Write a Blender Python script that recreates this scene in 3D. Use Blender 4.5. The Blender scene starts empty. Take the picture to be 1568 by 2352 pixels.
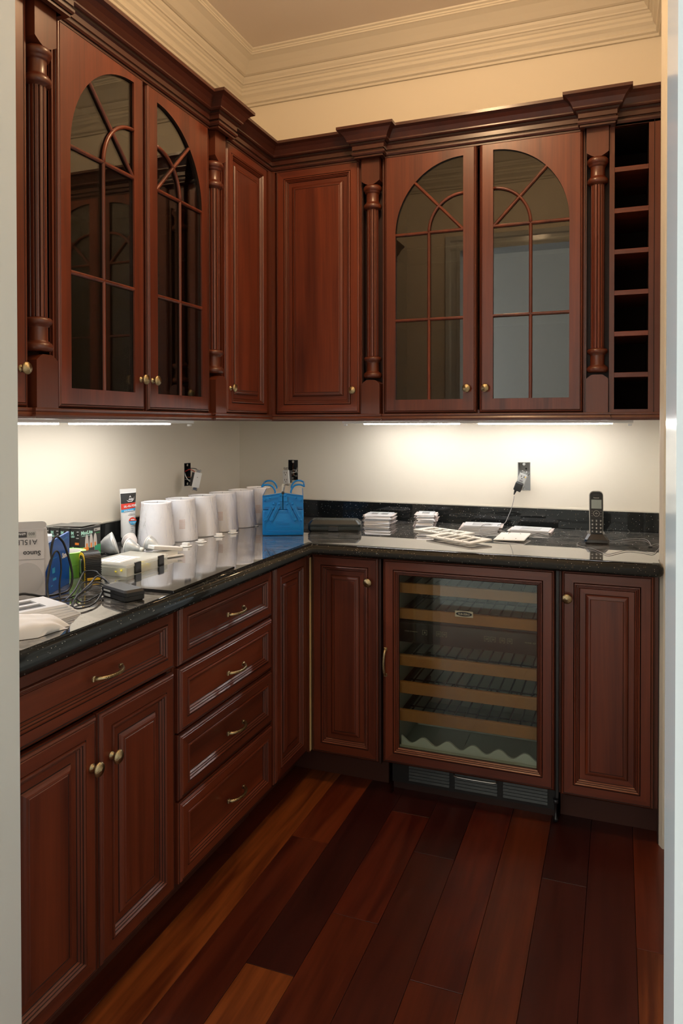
import bpy, bmesh, math, random
from mathutils import Vector, Matrix
PI = math.pi
S = bpy.context.scene
COL = S.collection
random.seed(7)

# ------------------------------------------------------------------ camera
CAM_H = 1.3456
W_, H_ = 1568, 2352
FPX, PPY = 1677.43, 996.48
yaw, pit, rol = [math.radians(a) for a in (20.8236, 0.681, -0.0631)]
Fv = Vector((-math.sin(yaw)*math.cos(pit), math.cos(yaw)*math.cos(pit), -math.sin(pit)))
Rv = Vector((math.cos(yaw), math.sin(yaw), 0)); Uv = Rv.cross(Fv)
R2 = Rv*math.cos(rol)+Uv*math.sin(rol); U2 = R2.cross(Fv)
cd = bpy.data.cameras.new('camera'); cam = bpy.data.objects.new('camera', cd); COL.objects.link(cam)
cam.matrix_world = Matrix(((R2.x, U2.x, -Fv.x, 0), (R2.y, U2.y, -Fv.y, 0), (R2.z, U2.z, -Fv.z, CAM_H), (0, 0, 0, 1)))
cd.sensor_fit = 'VERTICAL'; cd.sensor_height = 24; cd.sensor_width = 36
cd.lens = FPX/H_*24; cd.shift_y = -(H_/2-PPY)/H_; cd.clip_start = 0.05
S.camera = cam

# ------------------------------------------------------------------ world, exposure, main lights
wd = bpy.data.worlds.new('world'); S.world = wd; wd.use_nodes = True
wd.node_tree.nodes['Background'].inputs[0].default_value = (0.55, 0.72, 1.0, 1)
wd.node_tree.nodes['Background'].inputs[1].default_value = 1.0
S.view_settings.view_transform = 'Standard'; S.view_settings.look = 'None'
S.view_settings.exposure = 0.0; S.view_settings.gamma = 1.0
S.view_settings.use_curve_mapping = False
UNDER_L = 64.0          # under-cabinet diffuser radiance
CEIL_W = 28.0           # ceiling fixture lamp
HALL_W = 172.0          # daylight through the hall window
def lamp(name, kind, loc, energy, color, rot=(0, 0, 0), **kw):
    l = bpy.data.lights.new(name, kind); l.energy = energy; l.color = color
    for k, v in kw.items(): setattr(l, k, v)
    o = bpy.data.objects.new(name, l); o.location = loc; o.rotation_euler = rot; COL.objects.link(o); return o
# daylight outside the hall window (left wall of the hall)
lamp('daylight_window', 'AREA', (-3.25, -1.0, 1.75), HALL_W, (0.89, 0.965, 1.0), (0, math.radians(-90), 0), shape='RECTANGLE', size=2.3, size_y=1.9)
# warm lamp of the ceiling fixture
lamp('ceiling_fixture_bulb', 'POINT', (-0.60, 2.0, 2.93), CEIL_W, (1.0, 0.66, 0.36), shadow_soft_size=0.07)

# ------------------------------------------------------------------ materials
MT = {}
def nodes(name):
    m = bpy.data.materials.new(name); m.use_nodes = True; MT[name] = m
    nt = m.node_tree; return m, nt, nt.nodes['Principled BSDF']
def mat(name, col, rough=0.5, metal=0.0, coat=0.0, emis=None, estr=0.0, bump=0.0, bscale=80, var=0.0, spec=0.5):
    m, nt, b = nodes(name)
    b.inputs['Base Color'].default_value = (*col, 1); b.inputs['Roughness'].default_value = rough
    b.inputs['Metallic'].default_value = metal; b.inputs['Coat Weight'].default_value = coat
    b.inputs['Coat Roughness'].default_value = 0.05; b.inputs['Specular IOR Level'].default_value = spec
    if emis: b.inputs['Emission Color'].default_value = (*emis, 1); b.inputs['Emission Strength'].default_value = estr
    if bump or var:
        tc = nt.nodes.new('ShaderNodeTexCoord'); n = nt.nodes.new('ShaderNodeTexNoise'); n.inputs['Scale'].default_value = bscale
        n.inputs['Detail'].default_value = 4; nt.links.new(tc.outputs['Object'], n.inputs['Vector'])
        if bump:
            bp = nt.nodes.new('ShaderNodeBump'); bp.inputs['Strength'].default_value = bump; bp.inputs['Distance'].default_value = 0.002
            nt.links.new(n.outputs['Fac'], bp.inputs['Height']); nt.links.new(bp.outputs[0], b.inputs['Normal'])
        if var:
            mx = nt.nodes.new('ShaderNodeMix'); mx.data_type = 'RGBA'
            mx.inputs[6].default_value = (*[c*(1-var) for c in col], 1); mx.inputs[7].default_value = (*[min(1, c*(1+var)) for c in col], 1)
            nt.links.new(n.outputs['Fac'], mx.inputs[0]); nt.links.new(mx.outputs[2], b.inputs['Base Color'])
    return m
def wood(name, dark, light, axis, rough=0.38, coat=0.30, scale=1.0, contrast=1.0, rnd=0.25):
    """cherry / floor wood: noise stretched along one axis, shifted per object"""
    m, nt, b = nodes(name); L = nt.links.new
    tc = nt.nodes.new('ShaderNodeTexCoord'); oi = nt.nodes.new('ShaderNodeObjectInfo')
    add = nt.nodes.new('ShaderNodeVectorMath'); add.operation = 'ADD'
    sc = nt.nodes.new('ShaderNodeVectorMath'); sc.operation = 'SCALE'; sc.inputs['Scale'].default_value = 7.3
    cmb = nt.nodes.new('ShaderNodeCombineXYZ')
    for i in range(3): L(oi.outputs['Random'], cmb.inputs[i])
    L(cmb.outputs[0], sc.inputs[0]); L(tc.outputs['Object'], add.inputs[0]); L(sc.outputs[0], add.inputs[1])
    mp = nt.nodes.new('ShaderNodeMapping'); L(add.outputs[0], mp.inputs['Vector'])
    v = [16*scale]*3; v[axis] = (1.5 if name.startswith('plank') else 0.9)*scale; mp.inputs['Scale'].default_value = v
    n1 = nt.nodes.new('ShaderNodeTexNoise'); n1.inputs['Scale'].default_value = 1.0; n1.inputs['Detail'].default_value = 5; n1.inputs['Distortion'].default_value = 1.3 if name.startswith('plank') else 0.6
    L(mp.outputs[0], n1.inputs['Vector'])
    mp2 = nt.nodes.new('ShaderNodeMapping'); L(add.outputs[0], mp2.inputs['Vector'])
    v2 = [140*scale]*3; v2[axis] = 5*scale; mp2.inputs['Scale'].default_value = v2
    n2 = nt.nodes.new('ShaderNodeTexNoise'); n2.inputs['Scale'].default_value = 1.0; n2.inputs['Detail'].default_value = 2
    L(mp2.outputs[0], n2.inputs['Vector'])
    ad = nt.nodes.new('ShaderNodeMath'); ad.operation = 'MULTIPLY_ADD'; ad.inputs[1].default_value = 0.3; L(n2.outputs['Fac'], ad.inputs[0]); L(n1.outputs['Fac'], ad.inputs[2])
    r = nt.nodes.new('ShaderNodeMapRange'); r.inputs['From Min'].default_value = 0.65-0.25/contrast; r.inputs['From Max'].default_value = 0.65+0.25/contrast
    L(ad.outputs[0], r.inputs[0])
    mx = nt.nodes.new('ShaderNodeMix'); mx.data_type = 'RGBA'; mx.inputs[6].default_value = (*dark, 1); mx.inputs[7].default_value = (*light, 1)
    L(r.outputs[0], mx.inputs[0])
    hs = nt.nodes.new('ShaderNodeHueSaturation'); L(mx.outputs[2], hs.inputs['Color'])
    vr = nt.nodes.new('ShaderNodeMapRange'); vr.inputs['To Min'].default_value = 1-rnd; vr.inputs['To Max'].default_value = 1+rnd
    L(oi.outputs['Random'], vr.inputs[0]); L(vr.outputs[0], hs.inputs['Value'])
    L(hs.outputs[0], b.inputs['Base Color'])
    b.inputs['Roughness'].default_value = rough; b.inputs['Coat Weight'].default_value = coat; b.inputs['Coat Roughness'].default_value = 0.20
    return m
D0, L0 = (0.058, 0.0090, 0.0038), (0.172, 0.034, 0.0115)
wood('cherry_v', D0, L0, 2, rnd=0.12); wood('cherry_h', D0, L0, 0, rnd=0.12)
wood('cherry_plain', (0.070, 0.0145, 0.0058), (0.122, 0.0265, 0.010), 2, rnd=0.05)
wood('cherry_crown_shaded', (0.034, 0.0075, 0.004), (0.062, 0.0135, 0.006), 1, rnd=0.05)  # darker copy of the cherry: the cornice's shade is put into its colour
mat('glaze', (0.016, 0.0055, 0.0035), 0.55, spec=0.25)
mat('cherry_dark', (0.030, 0.009, 0.006), 0.5)
mat('kick_dark', (0.060, 0.015, 0.008), 0.55)
mat('cabinet_inside', (0.022, 0.011, 0.008), 0.8, spec=0.1)
mat('wall_paint', (0.80, 0.735, 0.615), 0.75, bump=0.02, bscale=220)
mat('trim_cream', (0.70, 0.645, 0.54), 0.55)
mat('ceiling_paint', (0.80, 0.72, 0.64), 0.85)
mat('hall_paint', (0.87, 0.83, 0.75), 0.7)
mat('jamb_paint', (0.62, 0.665, 0.665), 0.16, coat=0.2)
mat('trim_white', (0.72, 0.75, 0.72), 0.3)
mat('brass', (0.42, 0.34, 0.20), 0.28, metal=1.0, bump=0.45, bscale=420, var=0.25)
mat('steel', (0.55, 0.55, 0.55), 0.25, metal=1.0)
mat('dark_metal', (0.05, 0.05, 0.055), 0.35, metal=0.6)
mat('black_plastic', (0.012, 0.013, 0.014), 0.38)
mat('black_gloss', (0.008, 0.008, 0.009), 0.07, coat=1.0)
mat('case_green_black', (0.012, 0.017, 0.016), 0.42)
mat('rubber', (0.007, 0.007, 0.008), 0.45, bump=0.2)
mat('white_plastic', (0.80, 0.80, 0.78), 0.32)
mat('almond_plastic', (0.80, 0.79, 0.74), 0.35)
mat('plate_white', (0.72, 0.75, 0.80), 0.3)
mat('film_pink', (0.72, 0.64, 0.62), 0.35)
mat('gap_grey', (0.22, 0.21, 0.21), 0.5)
mat('grey_face', (0.42, 0.42, 0.40), 0.35)
mat('blue_steel', (0.0005, 0.175, 0.52), 0.34, coat=0.2, spec=0.3, bump=0.12, bscale=300)
mat('blue_deep', (0.002, 0.085, 0.27), 0.35, coat=0.4)
mat('blue_card', (0.004, 0.095, 0.46), 0.3, coat=0.3, var=0.15, bscale=30)
mat('box_white', (0.56, 0.53, 0.52), 0.5)
mat('box_bulb_grey', (0.46, 0.44, 0.43), 0.5)
mat('card_brown', (0.36, 0.20, 0.09), 0.7)
mat('card_black', (0.022, 0.024, 0.024), 0.35)
mat('card_top', (0.16, 0.16, 0.145), 0.5, var=0.2, bscale=40)
mat('card_green', (0.02, 0.30, 0.07), 0.4)
mat('print_white', (0.85, 0.85, 0.85), 0.5)
mat('print_teal', (0.45, 0.80, 0.68), 0.5)
mat('print_green', (0.02, 0.30, 0.16), 0.5)
mat('print_orange', (0.80, 0.24, 0.03), 0.5)
mat('print_dark', (0.04, 0.04, 0.045), 0.5)
mat('print_red', (0.70, 0.05, 0.025), 0.45)
mat('print_cyan', (0.03, 0.38, 0.68), 0.45)
mat('print_pinkgrey', (0.62, 0.45, 0.40), 0.6)
mat('print_gold', (0.40, 0.37, 0.26), 0.5)
mat('tape_green', (0.19, 0.50, 0.07), 0.5)
mat('tape_green_side', (0.38, 0.72, 0.20), 0.5)
mat('tape_core', (0.5, 0.5, 0.48), 0.7)
mat('yellow', (0.80, 0.52, 0.02), 0.4)
mat('yellow_insert', (0.85, 0.72, 0.04), 0.5)
mat('lens_grey', (0.62, 0.66, 0.66), 0.22)
mat('reflector', (0.58, 0.62, 0.64), 0.28, metal=0.35, bump=0.4, bscale=60, var=0.25)
mat('bulb_brown', (0.16, 0.11, 0.08), 0.5)
mat('shade_fabric', (0.86, 0.875, 0.91), 0.8, bump=0.1, bscale=400)
mat('liner', (0.50, 0.52, 0.46), 0.45)
mat('shelf_wood', (0.50, 0.20, 0.055), 0.5, var=0.12, bscale=50)
mat('panel_brown', (0.020, 0.014, 0.012), 0.35)
mat('grille', (0.006, 0.009, 0.0095), 0.4)
mat('lcd', (0.30, 0.36, 0.36), 0.2)
mat('wire_grey', (0.33, 0.33, 0.32), 0.4)
mat('wire_red', (0.55, 0.03, 0.02), 0.4)
mat('copper', (0.45, 0.16, 0.07), 0.4, metal=0.8)
mat('foam_cream', (0.72, 0.72, 0.73), 0.7, bump=0.1, bscale=90)
mat('puck_grey', (0.22, 0.19, 0.17), 0.12, coat=0.6)
mat('blue_tape', (0.05, 0.25, 0.80), 0.6)
mat('caulk', (0.62, 0.52, 0.38), 0.6)
mat('ply_edge', (0.62, 0.44, 0.22), 0.6)
mat('led_diffuser', (0.9, 0.9, 0.9), 0.5, emis=(1.0, 0.985, 0.96), estr=UNDER_L)
mat('unseen_fixture_glass', (0.9, 0.85, 0.75), 0.5, emis=(1.0, 0.72, 0.45), estr=6.0)
mat('hall_floor', (0.20, 0.055, 0.022), 0.3)

def granite(name, dusty):
    m, nt, b = nodes(name); L = nt.links.new
    tc = nt.nodes.new('ShaderNodeTexCoord')
    vo = nt.nodes.new('ShaderNodeTexVoronoi'); vo.inputs['Scale'].default_value = 230; L(tc.outputs['Object'], vo.inputs['Vector'])
    sep = nt.nodes.new('ShaderNodeSeparateColor'); L(vo.outputs['Color'], sep.inputs[0])
    lt = nt.nodes.new('ShaderNodeMath'); lt.operation = 'LESS_THAN'; lt.inputs[1].default_value = 0.24; L(vo.outputs['Distance'], lt.inputs[0])
    gt = nt.nodes.new('ShaderNodeMath'); gt.operation = 'GREATER_THAN'; gt.inputs[1].default_value = 0.84; L(sep.outputs[0], gt.inputs[0])
    mu = nt.nodes.new('ShaderNodeMath'); mu.operation = 'MULTIPLY'; L(lt.outputs[0], mu.inputs[0]); L(gt.outputs[0], mu.inputs[1])
    fl = nt.nodes.new('ShaderNodeMix'); fl.data_type = 'RGBA'; fl.inputs[6].default_value = (0.16, 0.11, 0.04, 1); fl.inputs[7].default_value = (0.55, 0.56, 0.55, 1)
    L(sep.outputs[1], fl.inputs[0])
    mx = nt.nodes.new('ShaderNodeMix'); mx.data_type = 'RGBA'; mx.inputs[6].default_value = (0.010, 0.011, 0.011, 1)
    L(mu.outputs[0], mx.inputs[0]); L(fl.outputs[2], mx.inputs[7])
    out = mx.outputs[2]
    if dusty:
        mp = nt.nodes.new('ShaderNodeMapping'); mp.inputs['Scale'].default_value = (5, 11, 1); mp.inputs['Rotation'].default_value = (0, 0, 0.35); L(tc.outputs['Object'], mp.inputs['Vector'])
        n = nt.nodes.new('ShaderNodeTexNoise'); n.inputs['Scale'].default_value = 2.2; n.inputs['Detail'].default_value = 8; n.inputs['Roughness'].default_value = 0.72; n.inputs['Distortion'].default_value = 2.2
        L(mp.outputs[0], n.inputs['Vector'])
        r = nt.nodes.new('ShaderNodeMapRange'); r.inputs['From Min'].default_value = 0.42; r.inputs['From Max'].default_value = 0.62; r.inputs['To Min'].default_value = 0.05; r.inputs['To Max'].default_value = 0.62
        L(n.outputs['Fac'], r.inputs[0])
        m2 = nt.nodes.new('ShaderNodeMix'); m2.data_type = 'RGBA'; m2.inputs[7].default_value = (0.42, 0.40, 0.37, 1)
        L(r.outputs[0], m2.inputs[0]); L(out, m2.inputs[6]); out = m2.outputs[2]
    L(out, b.inputs['Base Color'])
    b.inputs['Roughness'].default_value = 0.03 if dusty else 0.2; b.inputs['Specular IOR Level'].default_value = 0.5 if dusty else 0.0; b.inputs['Coat Weight'].default_value = 1.0 if dusty else 0.6; b.inputs['Coat Roughness'].default_value = 0.012
    b.inputs['Coat IOR'].default_value = 1.55
granite('granite', False); granite('granite_top', True)

def glass(name, tint=(1, 1, 1), boost=1.0, bump=0.0, rough=0.0, base=0.0):
    m = bpy.data.materials.new(name); m.use_nodes = True; MT[name] = m; nt = m.node_tree; L = nt.links.new
    nt.nodes.remove(nt.nodes['Principled BSDF']); out = nt.nodes['Material Output']
    t = nt.nodes.new('ShaderNodeBsdfTransparent'); t.inputs[0].default_value = (*tint, 1)
    g = nt.nodes.new('ShaderNodeBsdfGlossy'); g.inputs['Roughness'].default_value = rough; g.inputs[0].default_value = (1, 1, 1, 1)
    ge = nt.nodes.new('ShaderNodeNewGeometry'); ior = nt.nodes.new('ShaderNodeMapRange')
    ior.inputs['To Min'].default_value = 1.5; ior.inputs['To Max'].default_value = 1/1.5; L(ge.outputs['Backfacing'], ior.inputs[0])
    f = nt.nodes.new('ShaderNodeFresnel'); L(ior.outputs[0], f.inputs[0])
    mu = nt.nodes.new('ShaderNodeMath'); mu.operation = 'MULTIPLY_ADD'; mu.inputs[1].default_value = boost; mu.inputs[2].default_value = base; mu.use_clamp = True
    L(f.outputs[0], mu.inputs[0])
    if bump:
        tc = nt.nodes.new('ShaderNodeTexCoord'); mp = nt.nodes.new('ShaderNodeMapping'); mp.inputs['Scale'].default_value = (55, 55, 14); L(tc.outputs['Object'], mp.inputs['Vector'])
        n = nt.nodes.new('ShaderNodeTexNoise'); n.inputs['Scale'].default_value = 1.0; n.inputs['Detail'].default_value = 3; n.inputs['Distortion'].default_value = 1.5; L(mp.outputs[0], n.inputs['Vector'])
        bp = nt.nodes.new('ShaderNodeBump'); bp.inputs['Strength'].default_value = bump; bp.inputs['Distance'].default_value = 0.01; L(n.outputs['Fac'], bp.inputs['Height'])
        L(bp.outputs[0], g.inputs['Normal']); L(bp.outputs[0], f.inputs['Normal'])
    mx = nt.nodes.new('ShaderNodeMixShader'); L(mu.outputs[0], mx.inputs[0]); L(t.outputs[0], mx.inputs[1]); L(g.outputs[0], mx.inputs[2]); L(mx.outputs[0], out.inputs[0])
glass('pane_glass', (0.86, 0.87, 0.85), 1.4)
glass('cooler_glass', (0.80, 0.84, 0.80), 1.0)
glass('shelf_glass', (0.90, 0.95, 0.92), 1.0)
glass('cellophane', (0.99, 0.99, 1.0), 0.9, bump=0.8, rough=0.12, base=0.02)
glass('clear_plastic', (0.86, 0.86, 0.82), 1.6, rough=0.15, base=0.18)
m = mat('frosted_plastic', (0.86, 0.87, 0.80), 0.3); m.node_tree.nodes['Principled BSDF'].inputs['Alpha'].default_value = 0.38
mat('hall_stone', (0.50, 0.50, 0.47), 0.3)

# ------------------------------------------------------------------ mesh helpers
class MB:
    def __init__(s): s.bm = bmesh.new()
    def poly(s, vs, faces, mi=0, smooth=False, M=None):
        bv = [s.bm.verts.new((M @ Vector(v)) if M else v) for v in vs]
        for i, f in enumerate(faces):
            if len(set(f)) < 3: continue
            try: fc = s.bm.faces.new([bv[k] for k in f])
            except ValueError: continue
            fc.material_index = mi[i] if isinstance(mi, (list, tuple)) else mi; fc.smooth = smooth
        return s
    def box(s, x0, x1, y0, y1, z0, z1, mi=0, bev=0.0, M=None, seg=1):
        r = bmesh.ops.create_cube(s.bm, size=1.0); vs = r['verts']
        for v in vs: v.co = Vector((x0+(v.co.x+.5)*(x1-x0), y0+(v.co.y+.5)*(y1-y0), z0+(v.co.z+.5)*(z1-z0)))
        fs = list({f for v in vs for f in v.link_faces})
        for f in fs: f.material_index = mi
        if bev:
            es = list({e for v in vs for e in v.link_edges})
            rr = bmesh.ops.bevel(s.bm, geom=es, offset=bev, segments=seg, affect='EDGES', profile=0.5)
            vs = list({v for f in rr['faces'] for v in f.verts} | {v for v in vs if v.is_valid})
            for f in {f for v in vs for f in v.link_faces}: f.material_index = mi; f.smooth = seg > 1
        if M:
            for v in vs: v.co = M @ v.co
        return s
    def prism(s, pts, a0, a1, axis='y', mi=0, M=None, smooth=False):
        """outline pts (2D) extruded a0..a1 along axis; outline axes: y->(x,z) z->(x,y) x->(y,z)"""
        n = len(pts)
        def P(p, a): return {'y': (p[0], a, p[1]), 'z': (p[0], p[1], a), 'x': (a, p[0], p[1])}[axis]
        vs = [P(p, a0) for p in pts]+[P(p, a1) for p in pts]
        s.poly(vs, [list(range(n))[::-1], list(range(n, 2*n))], mi, False, M)
        s.poly(vs, [[i, (i+1) % n, n+(i+1) % n, n+i] for i in range(n)], mi, smooth, M)
        return s
    def lathe(s, prof, seg=24, mi=0, M=None, smooth=True, a0=0, a1=2*PI, flute=None, caps=True):
        """prof [(r,z)] about z"""
        full = abs(a1-a0-2*PI) < 1e-6; n = seg if full else seg+1
        vs = []
        for r, z in prof:
            for i in range(n):
                a = a0+(a1-a0)*i/seg; rr = r*(flute(a) if flute else 1); vs.append((rr*math.cos(a), rr*math.sin(a), z))
        fs = []
        mis = []
        for j in range(len(prof)-1):
            for i in range(seg):
                k = (i+1) % n if full else i+1
                fs.append([j*n+i, j*n+k, (j+1)*n+k, (j+1)*n+i]); mis.append(mi)
        s.poly(vs, fs, mis, smooth, M)
        if caps and full:
            s.poly([vs[i] for i in range(n)], [list(range(n))[::-1]], mi, False, M)
            s.poly([vs[(len(prof)-1)*n+i] for i in range(n)], [list(range(n))], mi, False, M)
        return s
    def tube(s, pts, r, seg=8, mi=0, radii=None, flat=None, smooth=True, M=None):
        pts = [Vector(p) for p in pts]; n = len(pts); vs = []
        up = Vector((0, 0, 1)); prev = None
        for i, p in enumerate(pts):
            t = (pts[min(i+1, n-1)]-pts[max(i-1, 0)]).normalized()
            if prev is None:
                a = up if abs(t.dot(up)) < .9 else Vector((1, 0, 0)); u = (a-t*a.dot(t)).normalized()
            else: u = (prev-t*prev.dot(t)).normalized()
            prev = u; w = t.cross(u); rr = radii[i] if radii else r
            for k in range(seg):
                a = 2*PI*k/seg; vs.append(tuple(p+u*math.cos(a)*rr*(flat or 1)+w*math.sin(a)*rr))
        fs = [[i*seg+k, i*seg+(k+1) % seg, (i+1)*seg+(k+1) % seg, (i+1)*seg+k] for i in range(n-1) for k in range(seg)]
        s.poly(vs, fs+[list(range(seg))[::-1], [(n-1)*seg+k for k in range(seg)]], mi, smooth, M); return s
    def rings(s, x0, z0, w, h, rings, mv=0, mh=1, mg=2, center='v', back=True):
        """nested mitred rectangles (front faces -y): rings [(inset, y, flag)]"""
        R = []
        for t, y, f in rings: R.append([(x0+t, y, z0+t), (x0+w-t, y, z0+t), (x0+w-t, y, z0+h-t), (x0+t, y, z0+h-t)])
        for i in range(len(R)-1):
            fl = rings[i+1][2]
            for k in range(4):
                m = mg if fl == 'g' else (mh if k in (0, 2) else mv)
                s.poly([R[i][k], R[i][(k+1) % 4], R[i+1][(k+1) % 4], R[i+1][k]], [[0, 1, 2, 3]], m)
        if center: s.poly(R[-1], [[0, 1, 2, 3]], mv if center == 'v' else mh)
        if back: s.poly(R[0], [[3, 2, 1, 0]], mv)
        return s
    def holes(s, outer, inner, mi=0, M=None, y=0.0):
        """planar front face (xz) with holes"""
        es = []; vv = []
        for loop in [outer]+inner:
            bv = [s.bm.verts.new((p[0], y, p[1])) for p in loop]; vv += bv
            es += [s.bm.edges.new((bv[i], bv[(i+1) % len(bv)])) for i in range(len(bv))]
        r = bmesh.ops.triangle_fill(s.bm, edges=es, use_beauty=True, use_dissolve=False, normal=(0, -1, 0))
        for g in r['geom']:
            if isinstance(g, bmesh.types.BMFace):
                g.material_index = mi
                g.normal_update()
                if g.normal.y > 0: g.normal_flip()
        return s
    def build(s, name, mats, parent=None, loc=(0, 0, 0), rot=(0, 0, 0), merge=True, recalc=False):
        if merge: bmesh.ops.remove_doubles(s.bm, verts=s.bm.verts, dist=1e-6)
        if recalc: bmesh.ops.recalc_face_normals(s.bm, faces=s.bm.faces)
        me = bpy.data.meshes.new(name); s.bm.to_mesh(me); s.bm.free()
        for m in (mats if isinstance(mats, (list, tuple)) else [mats]): me.materials.append(MT[m])
        o = bpy.data.objects.new(name, me); COL.objects.link(o); o.location = loc; o.rotation_euler = rot
        if parent: o.parent = parent
        return o
def tag(o, label=None, cat=None, group=None, kind=None):
    if label: o['label'] = label
    if cat: o['category'] = cat
    if group: o['group'] = group
    if kind: o['kind'] = kind
    return o
def thing(name, label, cat, loc=(0, 0, 0), rz=0.0, group=None, rot=None):
    o = bpy.data.objects.new(name, None); o.empty_display_size = 0.05; COL.objects.link(o)
    o.location = loc; o.rotation_euler = rot or (0, 0, rz); return tag(o, label, cat, group)
def copy_tree(o, parent=None, loc=None, rz=None, label=None):
    c = o.copy(); COL.objects.link(c)
    if parent: c.parent = parent
    if loc: c.location = loc
    if rz is not None: c.rotation_euler = (0, 0, rz)
    if label: c['label'] = label
    for ch in list(o.children): copy_tree(ch, c)
    return c
def smooth_path(pts, n=6):
    P = [Vector(p) for p in pts]; out = []
    for i in range(len(P)-1):
        a, b, c, d = P[max(i-1, 0)], P[i], P[i+1], P[min(i+2, len(P)-1)]
        for k in range(n):
            t = k/n; out.append(0.5*((2*b)+(c-a)*t+(2*a-5*b+4*c-d)*t*t+(3*b-a-3*c+d)*t*t*t))
    out.append(P[-1]); return out
def sweep(mb, path, prof, mi=0, mis=None, caps=True, smooth=False):
    """path: 2D points, room side on the right hand of travel; prof [(p,z)], p towards the room"""
    n = len(path); P = [Vector(p) for p in path]; offs = []
    for i in range(n):
        d0 = (P[i]-P[i-1]).normalized() if i else (P[1]-P[0]).normalized()
        d1 = (P[i+1]-P[i]).normalized() if i < n-1 else d0
        n0 = Vector((d0.y, -d0.x)); n1 = Vector((d1.y, -d1.x)); b = (n0+n1)
        b = b/ (1+n0.dot(n1)) if 1+n0.dot(n1) > 1e-4 else n0
        offs.append(b)
    rows = [[(P[i].x+offs[i].x*p, P[i].y+offs[i].y*p, z) for (p, z) in prof] for i in range(n)]
    m = len(prof)
    for i in range(n-1):
        for j in range(m-1):
            mb.poly([rows[i][j], rows[i+1][j], rows[i+1][j+1], rows[i][j+1]], [[0, 1, 2, 3]], mis[j] if mis else mi, smooth)
    if caps:
        mb.poly(rows[0], [list(range(m))], mi); mb.poly(rows[-1], [list(range(m))[::-1]], mi)
    return rows
def text(name, st, size, parent, loc, rot, m, ext=0.0002, align='LEFT', sx=1.0, font_w=None, kind=None):
    cu = bpy.data.curves.new(name, 'FONT'); cu.body = st; cu.size = size; cu.extrude = ext; cu.align_x = align; cu.resolution_u = 2
    if font_w: cu.offset = font_w
    t = bpy.data.objects.new('tmp', cu); COL.objects.link(t)
    dg = bpy.context.evaluated_depsgraph_get(); me = bpy.data.meshes.new_from_object(t.evaluated_get(dg)); bpy.data.objects.remove(t)
    me.materials.clear(); me.materials.append(MT[m])
    o = bpy.data.objects.new(name, me); COL.objects.link(o); o.location = loc; o.rotation_euler = rot; o.scale = (sx, 1, 1)
    if parent: o.parent = parent
    return o
FRONT = (PI/2, 0, 0)      # text standing in the xz plane, facing -y

# ------------------------------------------------------------------ dimensions
WX, WY = -1.776, 3.235            # left wall, back wall
RX = 0.156                        # right wall
CZ = 3.112                        # ceiling
DY0, DY1 = 0.84, 0.98             # doorway wall
LOWX, LOWY = -1.0917, 2.518       # fronts of the base doors
UPX, UPY = -1.430, 2.898          # fronts of the wall doors
CT = 0.908                        # counter top
UB, UT = 1.3934, 2.459            # wall doors bottom / top
LB, LT = 0.115, 0.865

# ------------------------------------------------------------------ structure
def slab(name, x0, x1, y0, y1, z0, z1, m):
    o = MB().box(x0, x1, y0, y1, z0, z1).build(name, m); tag(o, kind='structure'); return o
def holed_wall(name, w, h, holes_, m, loc, rz, depth=0.12):
    """local: x along wall, front y=0 facing -y, z up"""
    mb = MB(); outer = [(0, 0), (w, 0), (w, h), (0, h)]
    inner = [[(a, c), (b, c), (b, d), (a, d)] for a, b, c, d in holes_]
    mb.holes(outer, inner, 0)
    for a, b, c, d in holes_:
        q = [(a, c), (b, c), (b, d), (a, d)]
        for i in range(4):
            p, r = q[i], q[(i+1) % 4]
            mb.poly([(p[0], 0, p[1]), (r[0], 0, r[1]), (r[0], 0.014, r[1]), (p[0], 0.014, p[1])], [[0, 1, 2, 3]])
    mb.poly([(0, depth, 0), (w, depth, 0), (w, depth, h), (0, depth, h)], [[3, 2, 1, 0]])
    for i in range(4):
        p, r = outer[i], outer[(i+1) % 4]
        mb.poly([(p[0], 0, p[1]), (r[0], 0, r[1]), (r[0], depth, r[1]), (p[0], depth, p[1])], [[3, 2, 1, 0]])
    o = mb.build(name, m, loc=loc, rot=(0, 0, rz), merge=False); return tag(o, kind='structure')
HB1 = (-1.508, -1.457, 1.079, 1.177)     # hole behind the toolbox (x0,x1,z0,z1)
HB2 = (-0.413, -0.358, 1.062, 1.185)
holed_wall('wall_back', 2.4, CZ, [(HB1[0]+1.95, HB1[1]+1.95, HB1[2], HB1[3]), (HB2[0]+1.95, HB2[1]+1.95, HB2[2], HB2[3])], 'wall_paint', (-1.95, WY, 0), 0)
holed_wall('wall_left', WY+.1-DY0, CZ, [(2.737-DY0, 2.787-DY0, 1.079, 1.180)], 'wall_paint', (WX, DY0, 0), PI/2)
slab('wall_right', RX, RX+0.12, DY1, WY, 0, CZ, 'wall_paint')
slab('ceiling', WX-0.1, RX+0.12, DY0, WY+0.1, CZ, CZ+0.1, 'ceiling_paint')
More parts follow.
